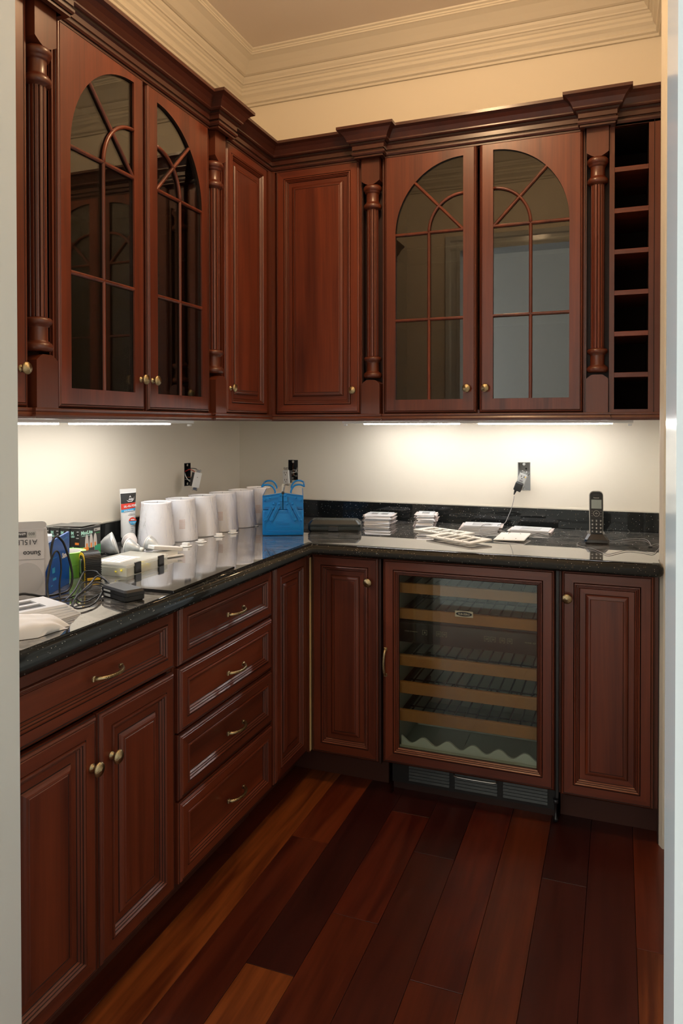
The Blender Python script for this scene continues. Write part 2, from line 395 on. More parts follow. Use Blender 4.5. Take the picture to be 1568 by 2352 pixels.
# doorway wall (behind the camera's field) with its opening
OX0, OX1, OZ = -0.99, 0.0545, 2.50
mb = MB(); mb.box(WX-.2, OX0-.012, DY0, DY1, 0, CZ); mb.box(OX1+.012, RX+.12, DY0, DY1, 0, CZ); mb.box(OX0-.012, OX1+.012, DY0, DY1, OZ+.012, CZ)
tag(mb.build('wall_front', 'wall_paint', merge=False), kind='structure')
slab('trim_1', OX0-.012, OX0, DY0-.02, DY1+.02, 0, OZ, 'jamb_paint')
slab('trim_2', OX1, OX1+.012, DY0-.02, DY1+.02, 0, OZ, 'jamb_paint')
slab('trim_3', OX0, OX1, DY0-.02, DY1+.02, OZ, OZ+.012, 'jamb_paint')
CAS = [(0, 0), (.006, .016), (.02, .018), (.028, .013), (.06, .012), (.07, .020), (.095, .022), (.1, .012), (.1, 0)]
def casing(name, yface, sgn):
    mb = MB()
    for x, d in ((OX0-.002, -1), (OX1+.002, 1)):
        mb.prism([(x+d*a, yface+sgn*b) for a, b in CAS], 0, OZ+.1, 'z')
    mb.prism([(yface+sgn*b, OZ+a) for a, b in CAS], OX0-.1, OX1+.1, 'x')
    tag(mb.build(name, 'jamb_paint', recalc=True), kind='structure')
casing('trim_4', DY1, 1); casing('trim_5', DY0, -1)
# right hand trim nib where the cabinets meet the wall
mb = MB(); mb.prism([(0.1215, 2.572), (0.1215, 2.533), (0.131, 2.512), (RX-.001, 2.512), (RX-.001, 2.572)], 0, CZ-.19, 'z')
tag(mb.build('trim_6', 'trim_cream', recalc=True), kind='structure')
# ceiling crown of the room
CRP = [(0, 2.915), (.012, 2.915), (.013, 2.925), (.022, 2.930), (.024, 2.938), (.020, 2.944), (.026, 2.955), (.036, 2.966), (.037, 2.978), (.042, 2.984), (.041, 2.996),
       (.046, 3.000), (.050, 3.006), (.056, 3.008), (.058, 3.014), (.066, 3.024), (.070, 3.034), (.076, 3.034), (.085, 3.038), (.105, 3.056), (.130, 3.076), (.150, 3.086), (.156, 3.088), (.156, 3.094),
       (.160, 3.096), (.160, 3.102), (.168, 3.106), (.170, CZ), (0, CZ)]
mb = MB(); sweep(mb, [(WX, DY1), (WX, WY), (RX, WY), (RX, DY1)], CRP)
sweep(mb, [(RX, DY1), (WX, DY1)], CRP)
tag(mb.build('trim_7', 'trim_cream', recalc=True), kind='structure')
# floor with individual planks
fl = slab('floor', -1.95, 0.28, DY0, WY+.1, -0.06, -0.012, 'glaze')
SEAM = [-1.785, -1.654, -1.523, -1.392, -1.261, -1.130, -1.000, -0.870, -0.738, -0.603, -0.472, -0.342, -0.212, -0.084, 0.045, 0.168]
def floor_wood(n, d, l, c=1.0): wood(n, d, l, 1, rough=0.30, coat=0.12, scale=0.75, contrast=c, rnd=0.06)
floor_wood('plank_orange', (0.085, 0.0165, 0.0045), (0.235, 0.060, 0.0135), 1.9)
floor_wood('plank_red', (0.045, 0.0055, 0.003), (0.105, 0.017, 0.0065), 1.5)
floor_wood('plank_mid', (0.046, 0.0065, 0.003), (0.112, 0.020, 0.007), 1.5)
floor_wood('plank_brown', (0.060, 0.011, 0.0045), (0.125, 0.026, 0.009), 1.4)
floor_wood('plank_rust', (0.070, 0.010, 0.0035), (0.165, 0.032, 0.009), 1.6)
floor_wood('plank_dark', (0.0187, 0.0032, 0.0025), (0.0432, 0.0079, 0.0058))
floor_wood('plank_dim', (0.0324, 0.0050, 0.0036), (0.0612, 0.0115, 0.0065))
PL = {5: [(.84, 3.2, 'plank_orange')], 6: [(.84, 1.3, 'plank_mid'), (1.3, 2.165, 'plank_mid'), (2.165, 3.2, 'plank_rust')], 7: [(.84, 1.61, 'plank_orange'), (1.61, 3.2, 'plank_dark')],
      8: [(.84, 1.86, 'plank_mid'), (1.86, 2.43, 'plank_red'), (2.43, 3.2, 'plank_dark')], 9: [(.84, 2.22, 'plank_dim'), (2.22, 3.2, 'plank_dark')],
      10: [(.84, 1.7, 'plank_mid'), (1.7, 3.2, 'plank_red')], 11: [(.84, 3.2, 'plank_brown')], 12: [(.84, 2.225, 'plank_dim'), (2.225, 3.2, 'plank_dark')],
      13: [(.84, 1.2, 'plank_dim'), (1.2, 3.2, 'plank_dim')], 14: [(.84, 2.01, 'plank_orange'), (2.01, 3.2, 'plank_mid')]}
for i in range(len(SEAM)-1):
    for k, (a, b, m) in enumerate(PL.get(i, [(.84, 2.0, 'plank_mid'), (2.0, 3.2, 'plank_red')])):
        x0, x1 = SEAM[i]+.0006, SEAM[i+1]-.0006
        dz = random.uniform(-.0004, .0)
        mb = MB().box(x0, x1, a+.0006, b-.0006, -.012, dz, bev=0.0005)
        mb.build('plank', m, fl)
# adjoining hall behind the camera
HX0, HX1, HY, HZ = -2.9, 2.3, -2.3, 3.9
slab('floor_hall', HX0-.1, HX1+.1, -.3, DY0, -0.06, 0, 'hall_floor'); slab('floor_hall_stone', HX0-.1, HX1+.1, HY-.1, -.3, -0.06, .001, 'hall_stone')
slab('ceiling_hall', HX0-.1, HX1+.1, HY-.1, DY0, HZ, HZ+.1, 'hall_paint')
slab('wall_hall_back', HX0-.1, HX1+.1, HY-.1, HY, 0, HZ, 'hall_paint')
slab('wall_hall_right', HX1, HX1+.1, HY, DY0, 0, HZ, 'hall_paint')
slab('wall_hall_front', HX0-.1, WX-.2, DY0, DY1, 0, HZ, 'hall_paint')
slab('wall_hall_front_right', RX+.12, HX1+.1, DY0, DY1, 0, HZ, 'hall_paint')
slab('wall_hall_upper', WX-.2, RX+.12, DY0, DY1, CZ, HZ, 'hall_paint')
holed_wall('wall_hall_left', DY0-HY, HZ, [(.2, 2.4, .8, 2.7)], 'hall_paint', (HX0, HY, 0), PI/2, depth=0.014)
# (rear sheet removed so that the window is open)
o = bpy.data.objects['wall_hall_left']; bm = bmesh.new(); bm.from_mesh(o.data)
bmesh.ops.delete(bm, geom=[f for f in bm.faces if len(f.verts) == 4 and abs(f.calc_center_median().y-.014) < 1e-4 and f.calc_area() > 8], context='FACES'); bm.to_mesh(o.data); bm.free()

# ------------------------------------------------------------------ cabinet parts
WOOD = ['cherry_v', 'cherry_h', 'glaze']
def R_(*a): return list(a)
EDGE = [(0, .020, 'w'), (0, .0098, 'w'), (.0014, .0068, 'w'), (.0032, .0060, 'g'), (.0045, .0034, 'w'), (.0068, .0014, 'w'), (.0090, .0008, 'w'), (.0106, .0018, 'g'), (.0122, 0, 'w')]
def molding(s):
    return [(s, 0, 'w'), (s+.0022, .0022, 'g'), (s+.0036, -.0022, 'w'), (s+.0065, -.0030, 'w'), (s+.009, .0006, 'w'), (s+.0102, .0022, 'g'), (s+.0114, .0020, 'w'),
            (s+.0138, .0046, 'w'), (s+.0150, .0058, 'g'), (s+.0162, .0056, 'w'), (s+.0190, .0098, 'w'), (s+.0205, .0112, 'g')]
def raised(s):
    return [(s+.037, .0112, 'w'), (s+.0384, .0092, 'g'), (s+.042, .0055, 'w'), (s+.047, .0030, 'w'), (s+.052, .0024, 'w'), (s+.0532, .0032, 'g'), (s+.055, .0020, 'w')]
def knob_mesh(mb, x, z, y=0.0):
    M = Matrix.Translation((x, y, z)) @ Matrix.Rotation(PI/2, 4, 'X')
    mb.lathe([(.0095, 0), (.0098, .002), (.0065, .0035), (.0048, .007), (.0048, .013), (.009, .0155), (.0155, .0175), (.0165, .020), (.0150, .0235), (.0125, .0243), (.0118, .0255),
              (.0095, .0252), (.0085, .0265), (.006, .0265), (.005, .0275), (.0001, .0280)], 20, 0, M, caps=False)
def add_knob(parent, x, z):
    mb = MB(); knob_mesh(mb, 0, 0); return mb.build('knob', 'brass', parent, (x, 0, z))
def pull_mesh(mb, L=.094):
    P = []; n = 18; rad = []
    for i in range(n+1):
        t = i/n; x = (t-.5)*L; y = -.004-.024*math.sin(PI*min(max(t, 0), 1))**0.55; P.append((x, y, 0)); rad.append(.0052-.0016*math.sin(PI*t)+(.0007 if i % 2 else 0))
    mb.tube(P, .004, 8, 0, radii=rad)
    for sx in (-1, 1):
        mb.box(sx*L/2-.006, sx*L/2+.006, -.008, 0, -.0065, .0065, 0, bev=.002)
    # ribbed underside
    for i in range(3, n-2):
        x, y, z = P[i]; mb.box(x-.0014, x+.0014, y-.0048, y-.002, -.0026, .0026, 0)
def add_pull(parent, x, z, vertical=False):
    mb = MB(); pull_mesh(mb); return mb.build('pull_handle', 'brass', parent, (x, -.001, z), (0, PI/2 if vertical else 0, 0))
def panel_door(parent, x, z, w, h, kind='door', name='door'):
    mb = MB(); st = .040 if w > .2 else .034
    if kind == 'drawer': st = .034
    r = EDGE+molding(st)
    if kind == 'door': r = r+raised(st)
    mb.rings(0, 0, w, h, r, 0, 1, 2, center='v' if kind == 'door' else 'h')
    o = mb.build(name, WOOD, parent, (x, 0, z)); return o
def arch_door(parent, x, z, w, h, mirror=False):
    """glazed quarter-arch door; opening .055 in from edges; mirror -> arch springs towards the right stile"""
    A, B = .0510, .0545                          # outer stile, inner (meeting) stile
    gl, gr = (A, w-B) if not mirror else (B, w-A)      # not mirrored: arch rises to the right
    gb, sp = .0565, 2.126-z                            # bottom and springline
    Rr = gr-gl
    top = sp+Rr*1.04
    N = 20; ctr = (gr, sp) if not mirror else (gl, sp)
    def arc(r, a): # a 0..pi/2 from horizontal outer to vertical
        return (ctr[0]+(-1 if not mirror else 1)*r*math.cos(a), ctr[1]+r*1.04*math.sin(a))
    arcp = [arc(Rr, PI/2*i/N) for i in range(N+1)]     # from springline outer -> top inner
    if not mirror: loop = [(gl, gb), (gr, gb)]+arcp[::-1]
    else: loop = [(gr, gb), (gl, gb)]+arcp[::-1]
    mb = MB(); E2 = [(t*1.0, y, f) for t, y, f in EDGE]
    mb.rings(0, 0, w, h, E2, 0, 1, 2, center=None, back=False)
    t = EDGE[-1][0]
    mb.holes([(t, t), (w-t, t), (w-t, h-t), (t, h-t)], [loop], 0)
    mb.holes([(0, 0), (w, 0), (w, h), (0, h)], [loop], 0, y=.02)
    n = len(loop); sgn = 1 if not mirror else -1
    isarc = lambda i: i >= 2 and i < n-1
    for i in range(n):
        p, q = loop[i], loop[(i+1) % n]
        f = [[0, 1, 2, 3]] if sgn > 0 else [[3, 2, 1, 0]]
        mb.poly([(p[0], 0, p[1]), (q[0], 0, q[1]), (q[0], .006, q[1]), (p[0], .006, p[1])], f, 2 if isarc(i) else 0)
        mb.poly([(p[0], .006, p[1]), (q[0], .006, q[1]), (q[0], .02, q[1]), (p[0], .02, p[1])], f, 2)
    d = mb.build('door', WOOD, parent, (x, 0, z))
    # glass panes
    mx = (gl+gr)/2; mz = 1.775-z; g = .0005
    y0, y1 = .0085, .0115
    def pane(poly):
        if mirror: poly = poly
        m2 = MB(); m2.prism(poly, y0, y1, 'y'); m2.build('glass_pane', 'pane_glass', d, recalc=True)
    for a, b in ((gl, mx), (mx, gr)):
        for c, e in ((gb, mz), (mz, sp)):
            pane([(a+g, c+g), (b-g, c+g), (b-g, e-g), (a+g, e-g)])
    r1 = Rr*.5
    K = 8
    def sector(ra, rb, a0, a1):
        out = [arc(rb, a0+(a1-a0)*i/K) for i in range(K+1)]
        inn = [arc(ra, a0+(a1-a0)*i/K) for i in range(K+1)][::-1] if ra > 0 else [ctr]
        return out+inn
    for ra, rb in ((0, r1), (r1, Rr)):
        for a0, a1 in ((0, PI/4), (PI/4, PI/2)): pane(sector(ra, rb, a0, a1))
    # muntins
    def bar(p, q, wd=.0062):
        m2 = MB(); dx, dz = q[0]-p[0], q[1]-p[1]; L = math.hypot(dx, dz); a = math.atan2(dz, dx)
        M = Matrix.Translation((p[0], 0, p[1])) @ Matrix.Rotation(-a, 4, 'Y')
        pr = [(-wd, .0085), (-wd, .004), (-wd*.72, .001), (-wd*.3, -.001), (wd*.3, -.001), (wd*.72, .001), (wd, .004), (wd, .0085)]
        vs = [(0, y, s) for s, y in pr]+[(L, y, s) for s, y in pr]; k = len(pr)
        m2.poly(vs, [[i, i+1, k+i+1, k+i] for i in range(k-1)]+[list(range(k)), list(range(k, 2*k))[::-1], [k-1, 0, k, 2*k-1]], [2]+[0]*5+[2]+[0]*3, False, M)
        m2.build('muntin', WOOD, d, recalc=True)
    bar((mx, gb), (mx, mz)); bar((mx, mz), (mx, sp)); bar((gl, mz), (gr, mz)); bar((gl, sp), (gr, sp))
    bar(ctr, arc(Rr, PI/4))
    m2 = MB(); pts = [(arc(r1, PI/2*i/14)[0], .004, arc(r1, PI/2*i/14)[1]) for i in range(15)]
    m2.tube(pts, .0060, 8, 0, smooth=True); m2.build('muntin', WOOD, d)
    return d, gl, gr
def carcass(parent, w, h, depth, z0, frame=.02, closed=True, inner='cabinet_inside', y0=.022, top=True):
    """local x 0..w, from y0 back to depth"""
    t = .018; mb = MB()
    mb.box(0, t, y0, depth, z0, z0+h); mb.box(w-t, w, y0, depth, z0, z0+h)
    mb.box(t, w-t, y0, depth, z0, z0+t); mb.box(t, w-t, y0, depth, z0+h-t, z0+h); mb.box(t, w-t, depth-.008, depth, z0+t, z0+h-t)
    mb.build('carcass', inner, parent)
    if frame:
        f = frame; mb = MB()
        mb.box(0, f, y0-.001, y0+.02, z0, z0+h); mb.box(w-f, w, y0-.001, y0+.02, z0, z0+h)
        mb.box(f, w-f, y0-.001, y0+.02, z0, z0+f); mb.box(f, w-f, y0-.001, y0+.02, z0+h-f, z0+h)
        mb.build('face_frame', 'cherry_plain', parent)
LROT = PI/2
def left_thing(name, label, cat, y, x=UPX): return thing(name, label, cat, (x, y, 0), LROT)
def back_thing(name, label, cat, x, y=UPY): return thing(name, label, cat, (x, y, 0), 0)
UD = WY-UPY-.004; UDL = UPX-WX-.004
UZ0, UH = UB-.007, UT-UB+.014

# ---- upper cabinets, left wall
t = left_thing('wall_cabinet', 'cherry wall cabinet cut off by the left door jamb, one brass knob showing', 'cabinet', 1.085)
carcass(t, .405, UH, UDL, UZ0)
d = panel_door(t, .012, UB, .385, UT-UB); add_knob(d, .385-.026, 1.492-UB)
t = left_thing('glass_wall_cabinet', 'cherry wall cabinet with two arched glass doors on the left wall', 'cabinet', 1.580)
W1 = .808; carcass(t, W1, UH, UDL, UZ0)
d, a, b = arch_door(t, .010, UB, .392, UT-UB); add_knob(d, .392-.024, 1.492-UB)
d, a, b = arch_door(t, .416, UB, .381, UT-UB, True); add_knob(d, .024, 1.492-UB)
for zz in (1.775, 2.07): MB().box(.02, W1-.02, .045, UDL-.012, zz, zz+.006).build('glass_shelf', 'shelf_glass', t)
for zz in (1.57, 1.96): MB().box(W1-.034, W1-.0185, .085, .100, zz, zz+.012).box(W1-.034, W1-.0185, .098, .113, zz, zz+.005).build('shelf_clip', 'steel', t)
# ---- corner cabinet: two plain doors meeting in the corner
t = thing('corner_wall_cabinet', 'cherry corner wall cabinet with a panelled door on each side of the inner corner', 'cabinet', (0, 0, 0))
ll = bpy.data.objects.new('door_mount', None)
def world_part(mb, name, mats, parent, left=None, back=None):
    """place a part made in a local front frame directly in world orientation"""
    if left is not None: return mb.build(name, mats, parent, (left[0], left[1], left[2]), (0, 0, LROT))
    return mb.build(name, mats, parent, (back[0], back[1], back[2]))
def corner_door(parent, side, pos, w, h, z):
    mb = MB(); mb.rings(0, 0, w, h, EDGE+molding(.040)+raised(.040), 0, 1, 2, center='v')
    if side == 'L': return mb.build('door', WOOD, parent, (pos[0], pos[1], z), (0, 0, LROT))
    return mb.build('door', WOOD, parent, (pos[0], pos[1], z))
bpy.data.objects.remove(ll)
d = corner_door(t, 'L', (UPX, 2.503), .360, UT-UB, UB); add_knob(d, .030, 1.492-UB)
d = corner_door(t, 'B', (-1.412, UPY), .392, UT-UB, UB); add_knob(d, .392-.028, 1.492-UB)
mb = MB(); zb, zt = UZ0, UZ0+UH
mb.prism([(WX+.002, 2.495), (UPX-.022, 2.495), (UPX-.022, UPY+.022), (-1.012, UPY+.022), (-1.012, WY-.002), (WX+.002, WY-.002)], zb, zt, 'z')
mb.build('carcass', 'cherry_dark', t, recalc=True)
mb = MB(); mb.box(UPX-.022, UPX+.001, 2.866, UPY+.022, zb, zt); mb.box(UPX-.02, -1.414, UPY-.001, UPY+.022, zb, zt)
mb.build('face_frame', 'cherry_plain', t)
# ---- upper cabinets, back wall
GX = -.925; GW = .807
t = back_thing('glass_wall_cabinet', 'cherry wall cabinet with two arched glass doors on the back wall above the cordless phone', 'cabinet', GX)
carcass(t, GW, UH, UD, UZ0)
d, a, b = arch_door(t, .010, UB, .386, UT-UB); add_knob(d, .386-.0375, 1.492-UB)
d, a, b = arch_door(t, .405, UB, .392, UT-UB, True); add_knob(d, .026, 1.492-UB)
for zz in (1.775, 2.07): MB().box(.02, GW-.02, .045, UD-.012, zz, zz+.006).build('glass_shelf', 'shelf_glass', t)
# ---- open rack
t = back_thing('open_wine_rack_cabinet', 'tall narrow open cherry rack with seven dark cubbies beside the right wall', 'cabinet', -.037)
RW = RX-.037+.037+.033
RW = RX-(-.037)-.001
mb = MB(); o0, o1 = .0175, .1345
mb.box(0, o0, 0, .02, UZ0, UZ0+UH); mb.box(o1, RW, 0, .02, UZ0, UZ0+UH)
mb.box(o0, o1, 0, .02, UZ0, 1.4035); mb.box(o0, o1, 0, .02, 2.450, UZ0+UH)
mb.box(o1+.018, o1+.020, -.0008, 0, UZ0, UZ0+UH, 1)
mb.build('face_frame', ['cherry_plain', 'glaze'], t)
mb = MB(); mb.box(o0-.012, o0, .02, UD, UZ0, UZ0+UH); mb.box(o1, o1+.012, .02, UD, UZ0, UZ0+UH); mb.box(o0, o1, UD-.01, UD, UZ0, UZ0+UH); mb.box(o0, o1, .0205, UD-.01, 2.450, UZ0+UH-.002); mb.box(o0, o1, .0205, UD-.01, UZ0+.002, 1.4035)
mb.build('carcass', 'cabinet_inside', t)
for k in range(6):
    zz = 1.528+.1518*k
    MB().box(o0, o1, .0005, UD-.012, zz-.018+.012, zz+.012, bev=.0008).build('shelf', 'cherry_h', t)

# ---- columns
def zc(y): return CAM_H+(976.5-y)*.001816
def column(label, loc, rz):
    t = thing('fluted_column', label, 'column', loc, rz, None)
    hw = .039
    MB().box(-.052, .052, .058, .075, UZ0, UZ0+UH).build('recess_board', 'cherry_dark', t)
    mb = MB(); mb.box(-.052, -.046, .012, .058, UZ0, UZ0+UH); mb.box(.046, .052, .012, .058, UZ0, UZ0+UH); mb.build('side_strip', 'cherry_plain', t)
    # top block with curved lower end
    zt = 2.462; zb = zc(418); n = 10
    pts = [(-hw, zt), (-hw, zb)]+[(-hw+2*hw*i/n, zb-.018*math.sin(PI*i/n)) for i in range(1, n)]+[(hw, zb), (hw, zt)]
    MB().prism(pts, -.012, .056, 'y').build('top_block', 'cherry_plain', t, recalc=True)
    zt2 = zc(873)
    pts = [(-hw, UZ0+.002), (hw, UZ0+.002), (hw, zt2-.016)]+[(hw-2*hw*i/n, zt2-.016+.016*min(1, 1.35*math.sin(PI*i/n))) for i in range(1, n)]+[(-hw, zt2-.016)]
    MB().prism(pts, -.012, .056, 'y').build('bottom_block', 'cherry_plain', t, recalc=True)
    cy = .020
    z = zc
    cap = [(.026, z(427)+.006), (.034, z(427)), (.0382, z(430)), (.0390, z(433)), (.0382, z(436)), (.034, z(439)), (.0330, z(439.3)), (.0325, z(442)), (.0290, z(444)), (.0270, z(444.6)), (.0262, z(446)), (.0262, z(464)), (.0270, z(465)),
           (.0300, z(465.6)), (.0302, z(468)), (.0340, z(468.4)), (.0372, z(471)), (.0380, z(474)), (.0372, z(477)), (.033, z(479.6)), (.0250, z(480)), (.0238, z(482))]
    MB().lathe(cap, 28, 0, Matrix.Translation((0, cy, 0))).build('turned_capital', 'cherry_plain', t)
    def fl(a):
        k = 16; s = abs(math.sin(k*a/2)); return 1-.12*max(0, 1-s*1.6)
    mb = MB(); mb.lathe([(.0242, z(482)), (.0242, z(818))], 144, 0, Matrix.Translation((0, cy, 0)), flute=lambda a: 1-.15*(1-min(1, (abs(math.sin(6*a+.3))*1.9)**.7)))
    for f in mb.bm.faces:
        if len(f.verts) == 4:
            r = sum(math.hypot(v.co.x, v.co.y-cy) for v in f.verts)/4
            f.material_index = 1 if r < .0228 else 0; f.smooth = False
    mb.build('fluted_shaft', ['cherry_v', 'glaze'], t)
    bas = [(.0238, z(818)), (.0250, z(819)), (.0335, z(819.5)), (.0368, z(822)), (.0372, z(824)), (.0360, z(827)), (.032, z(829)), (.0300, z(829.5)), (.0290, z(831)), (.0262, z(832)), (.0258, z(833)), (.0258, z(852)), (.0266, z(853)), (.0300, z(853.5)), (.0302, z(855.4)), (.0345, z(855.8)), (.0385, z(859)), (.0390, z(862)), (.0375, z(865)), (.033, z(867.6)), (.028, z(868))]
    MB().lathe(bas, 28, 0, Matrix.Translation((0, cy, 0))).build('turned_base', 'cherry_plain', t)
    return t
column('fluted cherry column nearest the left door jamb, partly hidden by the cut-off cabinet', (UPX, 1.5365, 0), LROT)
column('fluted cherry column on the left wall, between arched glass doors and corner cabinet', (UPX, 2.440, 0), LROT)
column('fluted cherry column on the back wall, between corner cabinet and arched glass doors', (-.9685, UPY, 0), 0)
column('fluted cherry column beside the open cubby rack on the back wall', (-.0785, UPY, 0), 0)

# ---- cornice, light rail
def jog_path(j, hw, xend=RX-.001, ystart=DY1+.02):
    P = [(UPX, ystart)]
    for yc in (1.5365, 2.440): P += [(UPX, yc-hw), (UPX+j, yc-hw), (UPX+j, yc+hw), (UPX, yc+hw)]
    P += [(UPX, UPY)]
    for xc in (-.9685, -.0785): P += [(xc-hw, UPY), (xc-hw, UPY-j), (xc+hw, UPY-j), (xc+hw, UPY)]
    return P+[(xend, UPY)]
CP = [(-.016, 2.449), (.0, 2.449), (.0, 2.456), (.004, 2.457), (.008, 2.463), (.008, 2.470), (.002, 2.474), (.002, 2.478), (.006, 2.480), (.006, 2.496), (.012, 2.500), (.014, 2.506), (.020, 2.508),
      (.024, 2.512), (.024, 2.517), (.027, 2.522), (.034, 2.534), (.045, 2.546), (.054, 2.551), (.058, 2.553), (.058, 2.564), (-.02, 2.564)]
CM = [0]*len(CP); CM[3-1] = 1; CM[6] = 1; CM[10] = 1
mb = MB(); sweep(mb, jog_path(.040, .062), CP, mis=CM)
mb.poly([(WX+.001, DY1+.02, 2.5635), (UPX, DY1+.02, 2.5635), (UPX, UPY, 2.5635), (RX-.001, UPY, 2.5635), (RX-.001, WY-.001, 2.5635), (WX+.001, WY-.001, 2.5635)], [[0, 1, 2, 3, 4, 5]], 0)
tag(mb.build('cabinet_cornice', ['cherry_crown_shaded', 'glaze'], recalc=True), 'stepped cherry cornice with shade in its colour, running along the tops of all wall cabinets', 'molding')
LP = [(-.02, 1.3925), (.002, 1.3925), (.004, 1.390), (.004, 1.3845), (.002, 1.3815), (.004, 1.378), (.006, 1.374), (.005, 1.369), (.001, 1.3655), (-.004, 1.363), (-.02, 1.363)]
mb = MB(); sweep(mb, jog_path(.012, .043), LP)
tag(mb.build('light_rail', ['cherry_plain'], recalc=True), 'slim cherry rail along the underside of the wall cabinets', 'molding')
mb = MB(); mb.prism([(WX+.002, DY1+.03), (UPX-.020, DY1+.03), (UPX-.020, UPY+.020), (RX-.002, UPY+.020), (RX-.002, WY-.002), (WX+.002, WY-.002)], 1.374, 1.3862, 'z')
tag(mb.build('underside_panel', 'cherry_plain', recalc=True), 'flat cherry underside panel above the strip lights', 'panel')
# ---- strip lights
def strip(label, loc, rz, L, segs):
    t = thing('strip_light', label, 'light', loc, rz)
    MB().box(0, L, -.014, .014, 0.006, .027, bev=.002).build('housing', 'white_plastic', t)
    mb = MB()
    for a, b in segs: mb.box(a, b, -.010, .010, .0015, .0065, bev=.001)
    mb.build('diffuser', 'led_diffuser', t)
    for x in (.012, L-.012): MB().box(x-.007, x+.007, -.006, .006, -.004, .004, bev=.001).build('end_clip', 'white_plastic', t)
strip('white strip light under the back wall cabinets', (-1.145, 3.03, 1.3465), 0, 1.195, [(.10, .52), (.60, 1.12)])
strip('white strip light under the left wall cabinets', (-1.52, 1.06, 1.3465), LROT, 1.33, [(.04, .62), (.68, 1.18)])
# ---- ceiling fixture (out of view)
t = thing('unseen_ceiling_fixture', 'unseen round frosted glass ceiling light in the middle of the pantry ceiling', 'light', (-.60, 2.0, 0))
MB().lathe([(.02, 3.02), (.10, 3.025), (.13, 3.035), (.13, 3.05)], 32).build('unseen_glass_dome', 'unseen_fixture_glass', t)
MB().lathe([(.135, 3.045), (.14, 3.05), (.14, CZ-.001)], 32).build('base', 'brass', t)

# ------------------------------------------------------------------ base cabinets
BDL = LOWX-WX-.004; BDB = WY-LOWY-.004
def base_thing(name, label, side, pos):
    return thing(name, label, 'cabinet', (LOWX, pos, 0), LROT) if side == 'L' else thing(name, label, 'cabinet', (pos, LOWY, 0), 0)
def kick(t, w, h=.112, y=.098, x=0.0, m='kick_dark'): MB().box(x, x+w, y, y+.016, 0, h).build('toe_kick', m, t)
BZ, BH = .112, .752
t = base_thing('base_cabinet', 'cherry base cabinet with one wide drawer above two doors, nearest on the left', 'L', 1.022)
carcass(t, .625, BH, BDL, BZ, inner='cherry_dark'); kick(t, .625)
d = panel_door(t, .012, .704, .604, .161, 'drawer', 'drawer'); add_pull(d, .325, .079)
d = panel_door(t, .012, LB, .298, .580); add_knob(d, .298-.022, .585-LB)
d = panel_door(t, .315, LB, .301, .580); add_knob(d, .040, .585-LB)
t = base_thing('drawer_base_cabinet', 'cherry base cabinet with a stack of four drawers on the left run', 'L', 1.650)
carcass(t, .573, BH, BDL, BZ, inner='cherry_dark'); kick(t, .573)
for z0, hh in ((.701, .164), (.521, .174), (.340, .176), (.115, .218)):
    d = panel_door(t, .010, z0, .556, hh, 'drawer', 'drawer'); add_pull(d, .293, hh/2-.002 if hh < .2 else .108)
# corner base
t = thing('corner_base_cabinet', 'cherry corner base cabinet with two narrow doors meeting in the inner corner', 'cabinet', (0, 0, 0))
corner_door(t, 'L', (LOWX, 2.236), .276, LT-LB, LB)
d = corner_door(t, 'B', (-1.0820, LOWY), .268, LT-LB, LB); add_knob(d, .268-.037, .774-LB)
mb = MB(); mb.prism([(WX+.002, 2.225), (LOWX-.022, 2.225), (LOWX-.022, LOWY+.022), (-.808, LOWY+.022), (-.808, WY-.002), (WX+.002, WY-.002)], BZ, BZ+BH, 'z'); mb.build('carcass', 'cherry_dark', t, recalc=True)
mb = MB(); mb.box(-1.194-.016, -1.194, 2.225, 2.632, 0, .112); mb.box(-1.194, -.806, 2.616, 2.632, 0, .112); mb.build('toe_kick', ['kick_dark'], t)
MB().box(-.8125, -.806, LOWY+.002, LOWY+.03, BZ, BZ+BH).build('face_frame', 'cherry_dark', t)
MB().box(-1.108, -1.0835, LOWY-.0055, LOWY+.02, LB, LT).build('corner_stile', 'cherry_plain', t)
MB().box(-1.0838, -1.0822, LOWY-.0085, LOWY+.006, LB+.006, LT-.016).build('hinge_strip', 'ply_edge', t)
# right base cabinet
t = base_thing('base_cabinet', 'cherry base cabinet with a single tall door between wine cooler and right wall', 'B', -.186)
carcass(t, .304, BH, BDB, BZ, inner='cherry_dark', frame=.012); kick(t, .312)
d = panel_door(t, .006, LB-.002, .287, LT-LB+.003); add_knob(d, .021, .776-LB)
MB().box(.304, .3065, .02, .04, 0, BZ+BH).build('filler_strip', 'cherry_dark', t)

# ------------------------------------------------------------------ wine cooler
t = thing('wine_cooler', 'built-in wine cooler with a glazed cherry door and pale wooden shelf fronts', 'wine cooler', (-.801, LOWY, 0), 0)
FW = .604; FZ0, FZ1 = .120, .865
mb = MB(); sx = .040
r = [(0, .026, 'w')]+EDGE[1:]+molding(sx)+[(.0608, .0115, 'w'), (.0608, .018, 'g')]
mb.rings(0, FZ0, FW, FZ1-FZ0, r, 0, 1, 2, center=None, back=False)
d = mb.build('door', WOOD, t)
MB().box(.060, FW-.060, .0135, .0165, FZ0+.060, FZ1-.052).build('glass_pane', 'cooler_glass', d)
add_pull(d, .014, .490, vertical=True)
mb = MB(); a, b, c, e = .028, FW-.022, FZ0+.014, FZ1-.014; dp = .56; y0 = .034
mb.box(a, a+.014, y0, dp, c, e); mb.box(b-.014, b, y0, dp, c, e); mb.box(a, b, y0, dp, c, c+.014); mb.box(a, b, y0, dp, e-.014, e); mb.box(a, b, dp, dp+.012, c, e)
mb.build('liner', 'liner', t)
